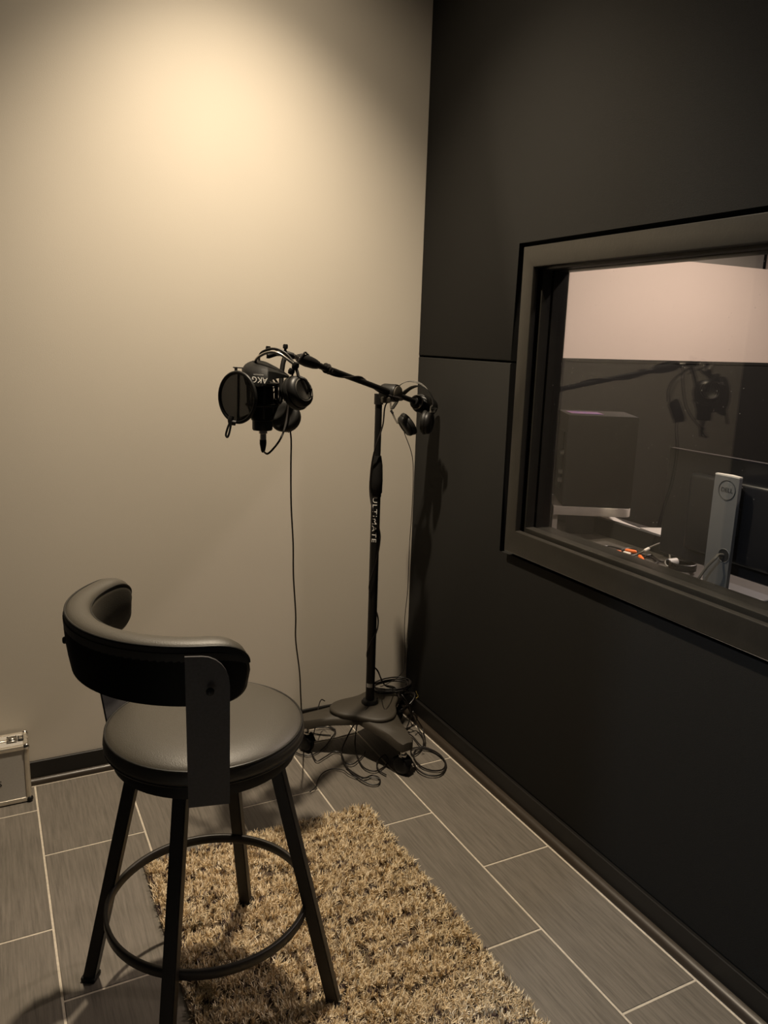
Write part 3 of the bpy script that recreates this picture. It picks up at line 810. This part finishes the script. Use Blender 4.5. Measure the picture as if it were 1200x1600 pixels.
# ------------------------------------------------------------------ POP FILTER
pc = P(371, 621, 2.275); azn = rad(241)
pn = Vector((math.sin(azn), math.cos(azn), 0.03)).normalized()
pop = thing('pop_filter', 'round black mesh pop filter clipped in front of the microphone', 'pop filter', pc)
pu = (Vector((0, 0, 1)) - pn * pn.z).normalized(); pv_ = pn.cross(pu)
RP = 0.071
circ = lambda r, h=0, n=48: [pc + (pu * math.cos(2 * PI * i / n) + pv_ * math.sin(2 * PI * i / n)) * r + pn * h for i in range(n)]
bm = B(); tube(bm, circ(RP), .0055, 10, closed=True); hoop = obj('hoop', bm, M['blackpl'], pop)
bm = B(); lathe(bm, [(0, .0006), (RP - .003, .0006), (RP - .003, -.0006), (0, -.0006)], pc, axis=pn, seg=48); obj('mesh_screen', bm, M['screen'], pop)
bm = B(); tube(bm, [pc + pu * RP + pn * -.004, pc - pu * RP + pn * -.004], .004, 8); obj('spine', bm, M['blackpl'], pop)
a0 = P(369, 581, 2.28); bm = B(); tube(bm, [a0, P(368.5, 574, 2.28)], .0045, 8); tube(bm, [P(364, 574, 2.28), P(380, 575, 2.29)], .0018, 6); obj('top_clip', bm, M['blackpl'], pop)
bm = B(); tube(bm, smooth_path([P(362, 650, 2.275), P(360, 659, 2.275), P(368, 661, 2.28)], 4), .008, 10); obj('bottom_clamp', bm, M['blackpl'], pop)
bm = B(); tube(bm, smooth_path([P(360, 658, 2.27), P(356, 668, 2.27), P(353, 679, 2.27), P(355, 683, 2.27), P(357.5, 679, 2.27), P(360, 668, 2.27), P(361, 660, 2.27)], 5), .0032, 8); obj('wing_handle', bm, M['blackmt'], pop)
bm = B(); tube(bm, smooth_path([pc - pu * RP * .9 - pn * .004, pc - pu * .055 - pn * .05, Vector((mx_, my_, zpx(652))) + Vector((-.03, 0, 0))], 6), .0055, 8); obj('gooseneck', bm, M['blackpl'], pop)

# ------------------------------------------------------------------ HEADPHONES on the microphone
def cup(parent, c, n, r, silver=True, scale=1.0):
    n = Vector(n).normalized(); s = scale
    bm = B(); lathe(bm, [(0, .020 * s), (r * .50, .020 * s), (r * .56, .024 * s), (r * .74, .023 * s), (r * .90, .016 * s), (r * .95, .006 * s), (r * .93, 0), (0, 0)], c, axis=n, seg=32)
    sh = obj('ear_cup', bm, M['blackpl'], parent, sharp=40)
    if silver:
        bm = B(); lathe(bm, [(r * .60, .0235 * s), (r * .645, .0252 * s), (r * .69, .0240 * s), (r * .645, .0222 * s)], c, axis=n, seg=32); obj('trim_ring', bm, M['silver'], sh)
    bm = B(); lathe(bm, [(r * .55, -.018 * s), (r * .80, -.022 * s), (r * 1.0, -.016 * s), (r * 1.03, -.008 * s), (r * .98, 0), (r * .55, 0)], c, axis=n, seg=32)
    obj('ear_cushion', bm, M['leather2'], sh, sharp=60)
    return sh

hpA = P(466, 613, 2.285); hpB = P(447, 652, 2.42)
hp = thing('headphones', 'black headphones with silver headband draped over the hanging microphone', 'headphones', hpB)
camdir = (CAM - hpA).normalized(); rightdir = r0.copy()
nA = (camdir * 0.58 + rightdir * 0.72 + Vector((0, 0, .30))).normalized()
nB = (-camdir * 0.75 + rightdir * 0.35 - Vector((0, 0, .3))).normalized()
cup(hp, hpA, nA, 0.050); cup(hp, hpB, nB, 0.048)
crop = lambda x, y, d: P(320 + x / 6, 520 + y / 6, d)
arc1 = smooth_path([crop(830, 290, 2.27), crop(770, 245, 2.268), crop(700, 198, 2.27), crop(620, 182, 2.28), crop(540, 205, 2.30), crop(478, 255, 2.33), crop(490, 320, 2.38), crop(600, 420, 2.42), crop(690, 560, 2.44), crop(740, 690, 2.44)], 6)
arc2 = smooth_path([crop(845, 300, 2.28), crop(800, 235, 2.285), crop(740, 180, 2.29), crop(660, 152, 2.30), crop(590, 158, 2.32), crop(520, 200, 2.345), crop(520, 290, 2.39), crop(630, 400, 2.43), crop(720, 540, 2.45), crop(760, 680, 2.45)], 6)
bm = B(); tube(bm, arc1, .0042, 10); obj('headband_arc', bm, M['silver'], hp)
bm = B(); tube(bm, arc2, .0038, 10); obj('headband_arc', bm, M['blackmt'], hp)
bm = B(); lathe(bm, [(0, .012), (.008, .010), (.011, 0), (.008, -.010), (0, -.012)], crop(850, 310, 2.272), axis=(0.3, -.2, 1), seg=16); lathe(bm, [(0, .010), (.008, .008), (.010, 0), (.008, -.008), (0, -.010)], crop(812, 362, 2.275), axis=(0.3, -.2, 1), seg=16)
obj('band_joint', bm, M['blackpl'], hp)
bm = B(); tube(bm, smooth_path([crop(850, 318, 2.272), crop(868, 370, 2.27), crop(885, 415, 2.268), crop(940, 440, 2.27), crop(972, 500, 2.275), crop(975, 560, 2.28)], 5), .0045, 8); obj('yoke', bm, M['blackpl'], hp)
bm = B(); tube(bm, smooth_path([crop(1000, 520, 2.28), crop(985, 580, 2.29), crop(940, 650, 2.30)], 5), .003, 8); obj('cup_clip', bm, M['blackpl'], hp)
up_ = [(345, 345, 2.335), (385, 290, 2.345), (470, 257, 2.35), (560, 268, 2.335), (650, 310, 2.31), (730, 355, 2.29), (790, 400, 2.278)]
md_ = [(352, 375, 2.29), (400, 372, 2.27), (480, 362, 2.262), (560, 358, 2.258), (650, 368, 2.258), (730, 390, 2.262), (790, 408, 2.270)]
lo_ = [(378, 480, 2.275), (430, 500, 2.262), (500, 505, 2.256), (560, 495, 2.256), (640, 440, 2.258), (720, 425, 2.262), (785, 424, 2.270)]
bm = B(); loft(bm, [smooth_path([crop(*p) for p in row], 4) for row in (up_, md_, lo_)], .004)
strap = obj('head_strap', bm, M['leather2'], hp, sharp=60)
bm = text_bm('AKG', 0.1); place_bm(bm, crop(512, 440, 2.2525), -rightdir - r1 * .10, r1, 0.22, 0.24); obj('lettering', bm, M['whiteink'], strap, smooth=False)
bm = text_bm('HEADPHONES', 0.1); place_bm(bm, crop(505, 392, 2.2535), -rightdir - r1 * .06, r1, 0.045, 0.04); obj('lettering', bm, M['whiteink'], strap, smooth=False)

# ------------------------------------------------------------------ HEADPHONES on the boom's counterweight
cC = P(636, 664, 2.98); cD = P(667, 660, 2.985)
hp2 = thing('headphones', 'thin wire-band black headphones hanging from the boom counterweight by the corner', 'headphones', cC)
cup(hp2, cC, (rightdir * -.78 + r1 * .55 + r2 * -.10), 0.046, False, .85); cup(hp2, cD, (rightdir * .93 + r1 * .15 - r2 * .30), 0.046, False, .85)
q4 = lambda x, y, d: P(580 + x / 8.571, 570 + y / 8.571, d)
for o_, dd in ((0, 0.0), (14, .012)):
    pts = [q4(350 + o_, 790, 2.97 + dd), q4(290 + o_, 680, 2.97 + dd), q4(255 + o_, 560, 2.97 + dd), q4(262 + o_, 420, 2.97 + dd), q4(340 + o_, 305, 2.97 + dd), q4(450, 235, 2.96 + dd), q4(560, 215 + o_, 2.955 + dd), q4(680, 260 + o_, 2.95 + dd), q4(780, 370, 2.94 + dd), q4(815 - o_, 500, 2.93 + dd), q4(800 - o_, 640, 2.93 + dd)]
    bm = B(); tube(bm, smooth_path(pts, 6), .0017, 6); obj('headband_wire', bm, M['greycable'], hp2)
bm = B(); tube(bm, [q4(262, 610, 2.97), q4(292, 655, 2.97)], .0045, 8); obj('wire_slider', bm, M['blackpl'], hp2)
st = [q4(280, 590, 2.975), q4(385, 440, 2.98), q4(500, 330, 2.96), q4(620, 285, 2.94), q4(740, 330, 2.93), q4(815, 440, 2.925), q4(840, 560, 2.925), q4(830, 640, 2.925)]
bm = B(); tube(bm, smooth_path(st, 6), .01, flat=(.004, .026), up=(0.1, 0.1, 1)); obj('head_strap', bm, M['leather2'], hp2)

# ------------------------------------------------------------------ CABLES of the stand
cr3 = lambda x, y: (440 + x / 4.286, 1030 + y / 4.286)
def c3(x, y, z=0.006): u, v = cr3(x, y); return PZ(u, v, z)
Pp = lambda u, v, dy: PY(u, v, POLE.y + dy)
# microphone cable: loop below the plug, up to the boom, along it and spiralling down the pole to the base
mcable = [Vector((mx_ + .002, my_, zpx(705))), P(418, 709, 2.325), P(428, 700, 2.33), P(438, 686, 2.34), P(445, 668, 2.36), P(450, 640, 2.38), P(456, 590, 2.38), P(464, 568, 2.37)]
L_ = (BOOM - BF).length
for i in range(19):
    q = i / 18; a = q * 3.2 * PI + 1.0
    rr = .021 if q < .2 else .0128
    mcable.append(BF + bdir * (.02 + (L_ - .06) * q) + (side * math.cos(a) + side.cross(bdir) * math.sin(a)) * rr)
mcable += [BOOM + side * .045 + Vector((0, 0, -.02)), Pp(604, 630, -.03), Pp(598, 665, -.03), Pp(587, 698, -.03), Pp(581, 725, -.01), Pp(578, 760, 0), Pp(580, 785, -.014), Pp(584, 800, -.03), Pp(593, 830, -.020),
           Pp(593, 850, -.022), Pp(587, 880, -.028), Pp(578, 910, -.020), Pp(577.5, 925, .012), Pp(584, 945, .03), Pp(590.5, 965, .012), Pp(589, 985, -.020), Pp(580, 1003, -.028), Pp(574, 1018, -.014), Pp(574.5, 1030, .012), Pp(582, 1040, .028), Pp(590, 1048, .02), Pp(597, 1064, 0.0), c3(700, 180, .20), c3(760, 200, .195), c3(790, 260, .185)]
cable('microphone_cable', 'black microphone cable wound along the boom and spiralling down the stand pole', mcable, .0031, M['cable'], n=6)
hcab = [hpB + Vector((.008, 0, -.046)), P(453, 672, 2.42), P(455, 690, 2.425), P(454.5, 730, 2.43), P(455, 790, 2.46), P(458, 850, 2.51), P(458.5, 900, 2.55), P(462, 960, 2.60), P(462, 1000, 2.64), P(468, 1050, 2.72), P(470, 1090, 2.80), P(472, 1120, 2.86), c3(160, 470, .03), c3(230, 500, .006), c3(330, 510, .006)]
cable('headphone_cable', 'thin black headphone cable hanging straight from the draped headphones to the floor', hcab, .0025, M['cable'], n=8)
h2 = [cC + Vector((.0, .02, -.03)), P(645, 720, 3.06), PY(644, 790, 2.80), PY(640, 850, 2.82), PY(637, 920, 2.825), PY(633, 960, 2.825), PY(632, 985, 2.825), PY(633, 1020, 2.82), PY(631, 1045, 2.80), PY(622, 1058, 2.76), P(608, 1067, 3.12), P(597, 1072, 3.06), c3(660, 180, .19)]
cable('headphone_cable', 'thin black cable dropping down the dark corner from the wire-band headphones', h2, .0016, M['cable'], n=8)
fc = [
 ('black cable looped twice on the floor tiles beside the trim of the black wall', .0030, [(800, 250, .175), (850, 330, .12), (900, 430, .04), (950, 540), (930, 610), (880, 640), (870, 600), (960, 592), (1050, 632), (1095, 690), (1078, 738), (1005, 745), (930, 715), (885, 655), (905, 605), (1000, 610), (1070, 650), (1102, 712), (1066, 772), (985, 778), (915, 742), (880, 690)]),
 ('black cable hanging over the base and curling into a small floor loop', .0030, [(600, 320, .188), (540, 370, .17), (490, 430, .11), (440, 520, .03), (402, 610), (415, 680), (460, 750), (530, 805), (600, 840), (650, 835), (656, 800), (610, 778), (550, 795), (480, 760), (430, 720)]),
 ('black cable falling from the pole foot and sweeping toward the caster nearest the rug', .0028, [(640, 260, .195), (570, 330, .19), (520, 395, .16), (500, 470, .09), (492, 570, .01), (512, 660), (550, 725), (620, 750), (680, 725), (715, 680), (690, 640), (640, 690), (650, 740), (700, 775)]),
 ('thin black cable end trailing away over the tile joint', .0020, [(660, 800), (590, 790), (520, 800), (450, 770), (410, 742), (340, 735), (275, 762), (240, 815), (228, 855), (190, 888)]),
 ('black cable lying in a flat loop under the base wing nearest the stool', .0026, [(360, 470), (300, 440), (215, 445), (160, 480), (80, 590), (120, 635), (200, 640), (280, 595), (335, 525), (360, 480), (310, 455), (230, 460)]),
 ('wavy black cable lying on the tile in front of the base', .0026, [(195, 610), (232, 680), (290, 655), (350, 620), (398, 632), (425, 690), (480, 700), (545, 645), (560, 620)]),
 ('thin grey-brown cable bent over the base wing nearest the stool', .0022, [(205, 540), (222, 470, .05), (238, 400, .11), (247, 320, .150), (265, 272, .158), (290, 280, .150)]),
 ('black cable bundle strand dropping off the base toward the black wall', .0026, [(690, 175, .205), (760, 190, .20), (825, 265, .17), (870, 350, .10), (850, 430, .03), (835, 480), (880, 520), (935, 580), (962, 560), (945, 470, .02), (900, 390, .08), (880, 350, .12)]),
 ('short black wire end lying across the top of the base hub', .0020, [(432, 300, .175), (445, 290, .180), (500, 303, .182), (560, 320, .184), (640, 315, .182), (720, 270, .178), (790, 230, .172)]),
]
for lab, r_, pts in fc:
    cable('cable', lab, [c3(*(p if len(p) == 3 else (*p, .004 + r_ + random.uniform(0, .006)))) for p in pts], r_, M['cable'], n=7, group='loose cables around the stand base')
# coil resting on the back of the base hub
cl = c3(735, 195, .19); pts = []
for i in range(90):
    q = i / 89 * 2 * PI * 5
    pts.append(cl + Vector((math.cos(q) * (.075 + .010 * math.sin(q * .7)) * 1.1, math.sin(q) * (.052 + .008 * math.cos(q * 1.3)), .003 + .020 * i / 89 + .006 * math.sin(q * .37))))
bm = B(); tube(bm, pts, .0029, 6); o = obj('cable_coil', bm, M['cable'], base=cl); tag(o, 'coil of black cable resting on the stand base behind the pole', 'cable coil')
pts = []
c1_ = PZ(657, 1085, .06)
for i in range(60):
    q = i / 59 * 2 * PI * 3
    pts.append(Vector((1.50 + .055 * math.cos(q), 2.70 + .045 * math.sin(q), .10 + .012 * i / 59 + .03 * math.cos(q))))
bm = B(); tube(bm, pts, .003, 6); o = obj('cable_coil', bm, M['cable'], base=(1.5, 2.7, .1)); tag(o, 'coil of black cable wedged in the corner behind the stand base', 'cable coil')
tgp = P(652, 1083, 3.05)
bm = B(); tube(bm, smooth_path([P(650, 1080, 3.03), P(651.5, 1084, 3.03), P(653.5, 1088, 3.03), P(650, 1091, 3.03)], 4), .0017, 8)
o = obj('brass_plug', bm, M['amber'], base=tgp); tag(o, 'small shiny brass plug among the cables in the corner', 'plug')

# ------------------------------------------------------------------ FLIGHT CASE
CXR, CYF, CYK, CH = 0.063, 2.722, 2.836, 0.214
CXL = XL + 0.012
case = thing('flight_case', 'small silver aluminium equipment case standing against the beige wall', 'case', (CXR - .13, (CYF + CYK) / 2, 0))
bm = B(); box(bm, CXL + .004, CXR - .004, CYF + .004, CYK - .004, .006, CH - .003)
obj('body', bm, M['casepanel'], case, smooth=False)
tr = .016
bm = B()
for (y_, z_) in ((CYF, .004), (CYF, CH - tr), (CYK - tr, .004), (CYK - tr, CH - tr)):
    box(bm, CXL, CXR, y_, y_ + tr, z_, z_ + tr, bev=.004, seg=2)
for (x_, z_) in ((CXL, .004), (CXL, CH - tr), (CXR - tr, .004), (CXR - tr, CH - tr)):
    box(bm, x_, x_ + tr, CYF, CYK, z_, z_ + tr, bev=.004, seg=2)
for (x_, y_) in ((CXL, CYF), (CXR - tr, CYF), (CXL, CYK - tr), (CXR - tr, CYK - tr)):
    box(bm, x_, x_ + tr, y_, y_ + tr, .004, CH, bev=.004, seg=2)
obj('edge_trim', bm, M['alu'], case)
ym = CYF + (CYK - CYF) * .52
bm = B(); box(bm, CXL, CXR + .0005, ym - .006, ym + .006, CH - .003, CH + .002, bev=.001); box(bm, CXR - .003, CXR + .002, ym - .006, ym + .006, .01, CH); obj('lid_rail', bm, M['alu'], case)
for x_ in (CXL + .006, CXR - .006):
    for y_ in (CYF + .006, CYK - .006):
        for z_ in (.011, CH - .006):
            bm = B(); bmesh.ops.create_uvsphere(bm, u_segments=14, v_segments=8, radius=.0115, matrix=Matrix.Translation((x_, y_, z_)))
            obj('corner_cap', bm, M['chrome'] if z_ > .1 else M['blackpl'], case)
for u in (18.0, -30):
    lx = PY(u, 1150, ym).x
    bm = B(); box(bm, lx - .016, lx + .016, ym - .020, ym + .018, CH + .000, CH + .005, bev=.0015); box(bm, lx - .010, lx + .010, ym - .014, ym + .004, CH + .005, CH + .010, bev=.002)
    lt = obj('latch', bm, M['silver'], case)
    for sx in (-.013, .013):
        for sy in (-.018, .014):
            bm = B(); lathe(bm, [(0, .0065), (.0022, .006), (.0026, .004), (0, .004)], (lx + sx, ym + sy, CH), seg=8)
            obj('rivet', bm, M['ink'], lt)
bm = B(); box(bm, CXR - .030, CXR - .012, ym - .016, ym + .016, CH + .001, CH + .004, bev=.001); hg = obj('lid_hinge', bm, M['ink'], case)
bm = B(); box(bm, CXR - .026, CXR - .016, ym - .012, ym - .003, CH + .003, CH + .006); box(bm, CXR - .026, CXR - .016, ym + .003, ym + .012, CH + .003, CH + .006); obj('hinge_leaf', bm, M['alu'], hg)
bm = text_bm('S', 0.1); tp = PY(-1, 1227, CYF); place_bm(bm, Vector((tp.x, CYF + .0032, tp.z)), (1, 0, 0), (0, 0, 1), .42, .30)
for v in bm.verts: v.co.y = CYF + .003
obj('lettering', bm, M['ink'], case, smooth=False)
for x_ in (CXL + .02, CXR - .02):
    bm = B(); box(bm, x_ - .012, x_ + .012, CYF + .004, CYK - .004, 0.0, .006); obj('foot', bm, M['rubber'], case, smooth=False)

# ------------------------------------------------------------------ CONTROL ROOM DESK AND GEAR
DZ = 0.930
desk = thing('control_desk', 'dark control desk behind the window', 'desk', (2.2, 1.4, 0))
bm = B(); box(bm, XO + .004, 2.26, 0.25, 2.46, DZ - .03, DZ, bev=.003); obj('desk_top', bm, M['desk'], desk)
for x_, y_ in ((1.78, .32), (2.20, .32), (1.78, 2.40), (2.20, 2.40)):
    bm = B(); box(bm, x_ - .03, x_ + .03, y_ - .03, y_ + .03, 0, DZ - .03, bev=.003); obj('leg', bm, M['console'], desk)
# console on the desk
con = thing('mixing_console', 'black mixing console shell with its back to the window', 'console', (2.03, 2.0, DZ))
pro = [(1.988, DZ), (1.985, .990), (2.000, .992), (2.010, .955), (2.20, .945), (2.20, DZ)]
bm = B(); prism(bm, pro, lambda a, b, t_: Vector((a, t_, b)), 1.72, 2.44, bev=.003); obj('console_body', bm, M['console'], con, sharp=30)
for k in range(10):
    bm = B(); lathe(bm, [(0, .012), (.006, .012), (.007, 0), (0, 0)], (2.08 + .04 * (k % 2), 1.78 + .065 * k, .949 - .002 * (k % 2)), seg=10); obj('control_knob', bm, M['greycable'], con)
# pale objects on the desk behind the console
pw = [PZ(u, v, .968) for u, v in ((924, 806), (950, 802.5), (974, 815), (996, 824), (1046, 838), (1020, 845))]
lo_x = 2.205
pw = [Vector((max(p.x, 2.02), p.y, p.z)) for p in pw]
bm = B(); prism(bm, [(p.x, p.y) for p in pw], lambda a, b, t_: Vector((a, b, t_)), .9595, .968, bev=.001)
o = obj('paper_stack', bm, M['white'], base=(2.1, 2.1, .955)); tag(o, 'flat white paper lying on the desk gear behind the console', 'paper')
kw = [PZ(u, v, .972) for u, v in ((1000, 824), (1060, 824.5), (1066, 841), (1036, 838))]
bm = B(); prism(bm, [(max(p.x, 2.03), p.y) for p in kw], lambda a, b, t_: Vector((a, b, t_)), .9575, .972, bev=.003)
o = obj('white_tray', bm, M['white'], base=(2.25, 1.95, .9575)); tag(o, 'flat white tray lying behind the console next to the monitor edge', 'tray')
# speaker on a riser
SL = P(889.5, 648, 2.75); e1 = Vector((.87, -.50, 0)).normalized(); e2 = Vector((.50, .87, 0)).normalized()
sz1 = SL.z; sz0 = PX(892, 789, SL.x).z if False else sz1 - .325
spk = thing('studio_speaker', 'black studio speaker on a pale riser behind the window glass', 'speaker', SL + e1 * .12 + e2 * .11 + Vector((0, 0, -.325)))
sfn = lambda a, b, t_: SL + e1 * a + e2 * b + Vector((0, 0, t_ - SL.z))
bm = B(); prism(bm, [(0, 0), (.242, 0), (.242, .215), (0, .215)], sfn, sz0, sz1, bev=.004); obj('cabinet', bm, M['spk'], spk, sharp=30)
bm = B(); prism(bm, [(-.004, .05), (-.004, .165), (0, .165), (0, .05)], sfn, sz0 + .05, sz0 + .26); bp_ = obj('back_plate', bm, M['blackpl'], spk, smooth=False)
for z_ in (sz0 + .19, sz0 + .12, sz0 + .09):
    bm = B(); lathe(bm, [(0, .012), (.008, .012), (.009, 0), (0, 0)], sfn(-.004, .03, z_), axis=-e1, seg=12); obj('socket', bm, M['silver'], bp_)
bm = B(); lathe(bm, [(0, .006), (.05, .006), (.068, .010), (.076, .008), (.076, 0), (0, 0)], sfn(.242, .107, sz0 + .11), axis=e1, seg=28); obj('woofer', bm, M['rubber'], spk)
bm = B(); lathe(bm, [(0, .008), (.014, .005), (.030, .008), (.034, 0), (0, 0)], sfn(.242, .107, sz0 + .25), axis=e1, seg=20); obj('tweeter', bm, M['rubber'], spk)
bm = B(); prism(bm, [(.02, .06), (.13, .05), (.125, .14), (.015, .15)], sfn, sz1 + .0002, sz1 + .0012); obj('sticker', bm, M['sticker'], spk, smooth=False)
ris = thing('speaker_riser', 'pale bent board riser holding the studio speaker', 'riser', SL + e1 * .1 + e2 * .1 + Vector((0, 0, DZ - SL.z)))
rp = [(-.03, -.012)]
for k in range(7):
    q = -PI / 2 + k / 6 * PI / 2; rp.append((.215 + .030 * math.cos(q), .018 + .030 * math.sin(q)))
rp += [(.245, .225), (-.03, .225)]
bm = B(); prism(bm, rp, sfn, sz0 - .030, sz0 - .0005, bev=.001); obj('riser_top', bm, M['greyply'], ris, sharp=30)
bm = B(); prism(bm, [(-.03, .0), (-.012, .0), (-.012, .22), (-.03, .22)], sfn, DZ, sz0 - .030); obj('riser_side', bm, M['greyply'], ris, smooth=False)
bm = B(); prism(bm, [(.03, .05), (.13, .05), (.13, .065), (.03, .065)], sfn, DZ, sz0 - .030); obj('riser_back', bm, M['console'], ris, smooth=False)
# monitor seen from behind
MX = 1.865
mon = thing('computer_monitor', 'black computer monitor seen from behind on a silver column stand', 'monitor', (1.83, 1.47, DZ))
bm = B(); box(bm, MX, MX + .022, 1.225, 1.742, .980, 1.308, bev=.003); obj('screen_shell', bm, M['monback'], mon, sharp=30)
bm = B(); box(bm, MX + .022, MX + .0235, 1.235, 1.732, .995, 1.300); obj('screen', bm, M['ink'], mon, smooth=False)
bm = B(); box(bm, MX - .028, MX, 1.33, 1.63, 1.02, 1.25, bev=.012, seg=3); obj('electronics_housing', bm, M['monback'], mon, sharp=40)
cy0, cy1 = 1.428, 1.508; ct = 1.266
prf = [(1.800, cy0), (1.800, cy1), (1.812, cy1), (1.822, (cy0 + cy1) / 2), (1.812, cy0)]
bm = B(); prism(bm, prf, lambda a, b, t_: Vector((a, b, t_)), DZ + .006, ct, bev=.002); colm = obj('stand_column', bm, M['monstand'], mon, sharp=30)
bm = B(); prism(bm, prf, lambda a, b, t_: Vector((a, b, t_)), ct, ct + .004); obj('column_cap', bm, M['capsilver'], colm, smooth=False)
bm = B(); box(bm, 1.818, MX - .02, 1.44, 1.49, 1.10, 1.18, bev=.005); obj('tilt_arm', bm, M['console'], mon)
bm = B(); box(bm, 1.735, 1.93, 1.36, 1.58, DZ, DZ + .006, bev=.002); obj('stand_base', bm, M['monstand'], mon)
hc = PX(1131, 868, 1.800); hc.x = 1.7995
bm = B(); lathe(bm, [(0, .0004), (.0185, .0004), (.0185, 0), (0, 0)], hc, axis=(-1, 0, 0), seg=28); obj('dark_hole_disc', bm, M['ink'], colm, smooth=False)  # flat black disc: the hole's inner darkness is put into its colour
bm = B(); tube(bm, [hc + Vector((-.0005, .0188 * math.cos(q), .0188 * math.sin(q))) for q in [2 * PI * i / 32 for i in range(32)]], .0012, 6, closed=True); obj('hole_rim', bm, M['monstand'], colm)
lc = PX(1136, 766, 1.800); lc.x = 1.7992
bm = B(); tube(bm, [lc + Vector((0, .027 * math.cos(q), .027 * math.sin(q))) for q in [2 * PI * i / 40 for i in range(40)]], .0009, 6, closed=True); obj('logo_ring', bm, M['ink'], colm)
bm = text_bm('DELL', 0.1); place_bm(bm, lc + Vector((-.0004, 0, 0)), (0, -1, 0), (0, 0, 1), .175, .175); obj('lettering', bm, M['ink'], colm, smooth=False)
cable('monitor_cable', 'grey monitor cable threaded through the hole of the silver stand', [hc + Vector((.01, -.002, 0)), hc + Vector((-.012, .006, .002)), PX(1118, 872, 1.775), PX(1105, 885, 1.77), PX(1092, 903, 1.765), PX(1086, 912, 1.763)], .004, M['greycable'])
# cable tangle with orange plugs on the desk
k5 = lambda x, y, z=DZ + .006: PZ(850 + x / 4.8, 780 + y / 4.8, z)
tang = [
 ('black cable looping flat on the desk by the window sill', .0032, M['cable'], [(415, 365), (480, 352), (560, 370), (640, 400), (700, 380), (620, 372), (560, 400), (600, 430), (680, 420)]),
 ('grey cable rising from the desk tangle past the monitor edge', .0036, M['greycable'], [(600, 440), (680, 420), (740, 395, DZ + .02), (800, 360, DZ + .035), (860, 335, DZ + .045), (905, 322, DZ + .05)]),
 ('black cable bundle running along the desk under the monitor edge', .0036, M['cable'], [(640, 380), (740, 420), (810, 440), (850, 470), (800, 490), (730, 450), (800, 420), (860, 460), (900, 470)]),
 ('grey cable arching up beside the monitor edge', .0028, M['greycable'], [(880, 360, DZ + .03), (915, 375, DZ + .035), (940, 410, DZ + .03), (940, 460, DZ + .015), (915, 510), (895, 525)]),
]
for lab, r_, m_, pts in tang:
    cable('desk_cable', lab, [k5(*p) for p in pts], r_, m_, n=6, group='cables tangled on the control desk')
for lab, a0, a1 in (('orange plug sleeve at the window end of the desk cable tangle', (525, 392), (582, 400)), ('long orange plug sleeve in the middle of the desk cable tangle', (610, 382), (695, 398)), ('orange plug sleeve pointing at the sill from the desk cable tangle', (715, 425), (742, 458)), ('short orange plug sleeve beneath the desk cable tangle', (550, 410), (590, 418))):
    A = k5(*a0, DZ + .012); D = k5(*a1, DZ + .012); d = (D - A); l_ = d.length
    bm = B(); lathe(bm, [(0, 0), (.0045, 0), (.0065, l_ * .2), (.0065, l_ * .85), (.0035, l_), (0, l_)], A, axis=d, seg=14)
    o = obj('cable_plug', bm, M['orange'], base=A); tag(o, lab, 'plug', 'orange plugs on the control desk')
for lab, a0, a1, r_ in (('white cable tag on the grey cable of the desk tangle', (752, 388, DZ + .026), (790, 368, DZ + .034), .0055), ('white plug lying between the orange plugs', (596, 398, DZ + .014), (650, 412, DZ + .014), .005), ('small white connector in front of the orange plugs', (630, 432, DZ + .010), (670, 440, DZ + .010), .0045)):
    A = k5(*a0); D = k5(*a1); bm = B(); tube(bm, [A, A.lerp(D, .1), A.lerp(D, .9), D], [r_ * .6, r_, r_, r_ * .6], 10)
    o = obj('cable_tag', bm, M['white'], base=A); tag(o, lab, 'tag')
cc_ = k5(1035, 530); pts = []
for i in range(70):
    q = i / 69 * 2 * PI * 4; pts.append(cc_ + Vector((.034 * math.cos(q), .042 * math.sin(q), .002 + .022 * i / 69)))
bm = B(); tube(bm, pts, .0032, 6); o = obj('cable_coil', bm, M['cable'], base=cc_); tag(o, 'tied coil of black cable on the desk beside the monitor stand', 'cable coil')
bm = B(); bx = cc_ + Vector((0, .042, .014)); lathe(bm, [(.009, -.018), (.0115, -.018), (.0115, .018), (.009, .018), (.009, -.018)], bx, axis=(1, 0, 0), seg=16); o = obj('cable_tie', bm, M['white'], base=bx); tag(o, 'white tie band round the coiled cable on the desk', 'cable tie')
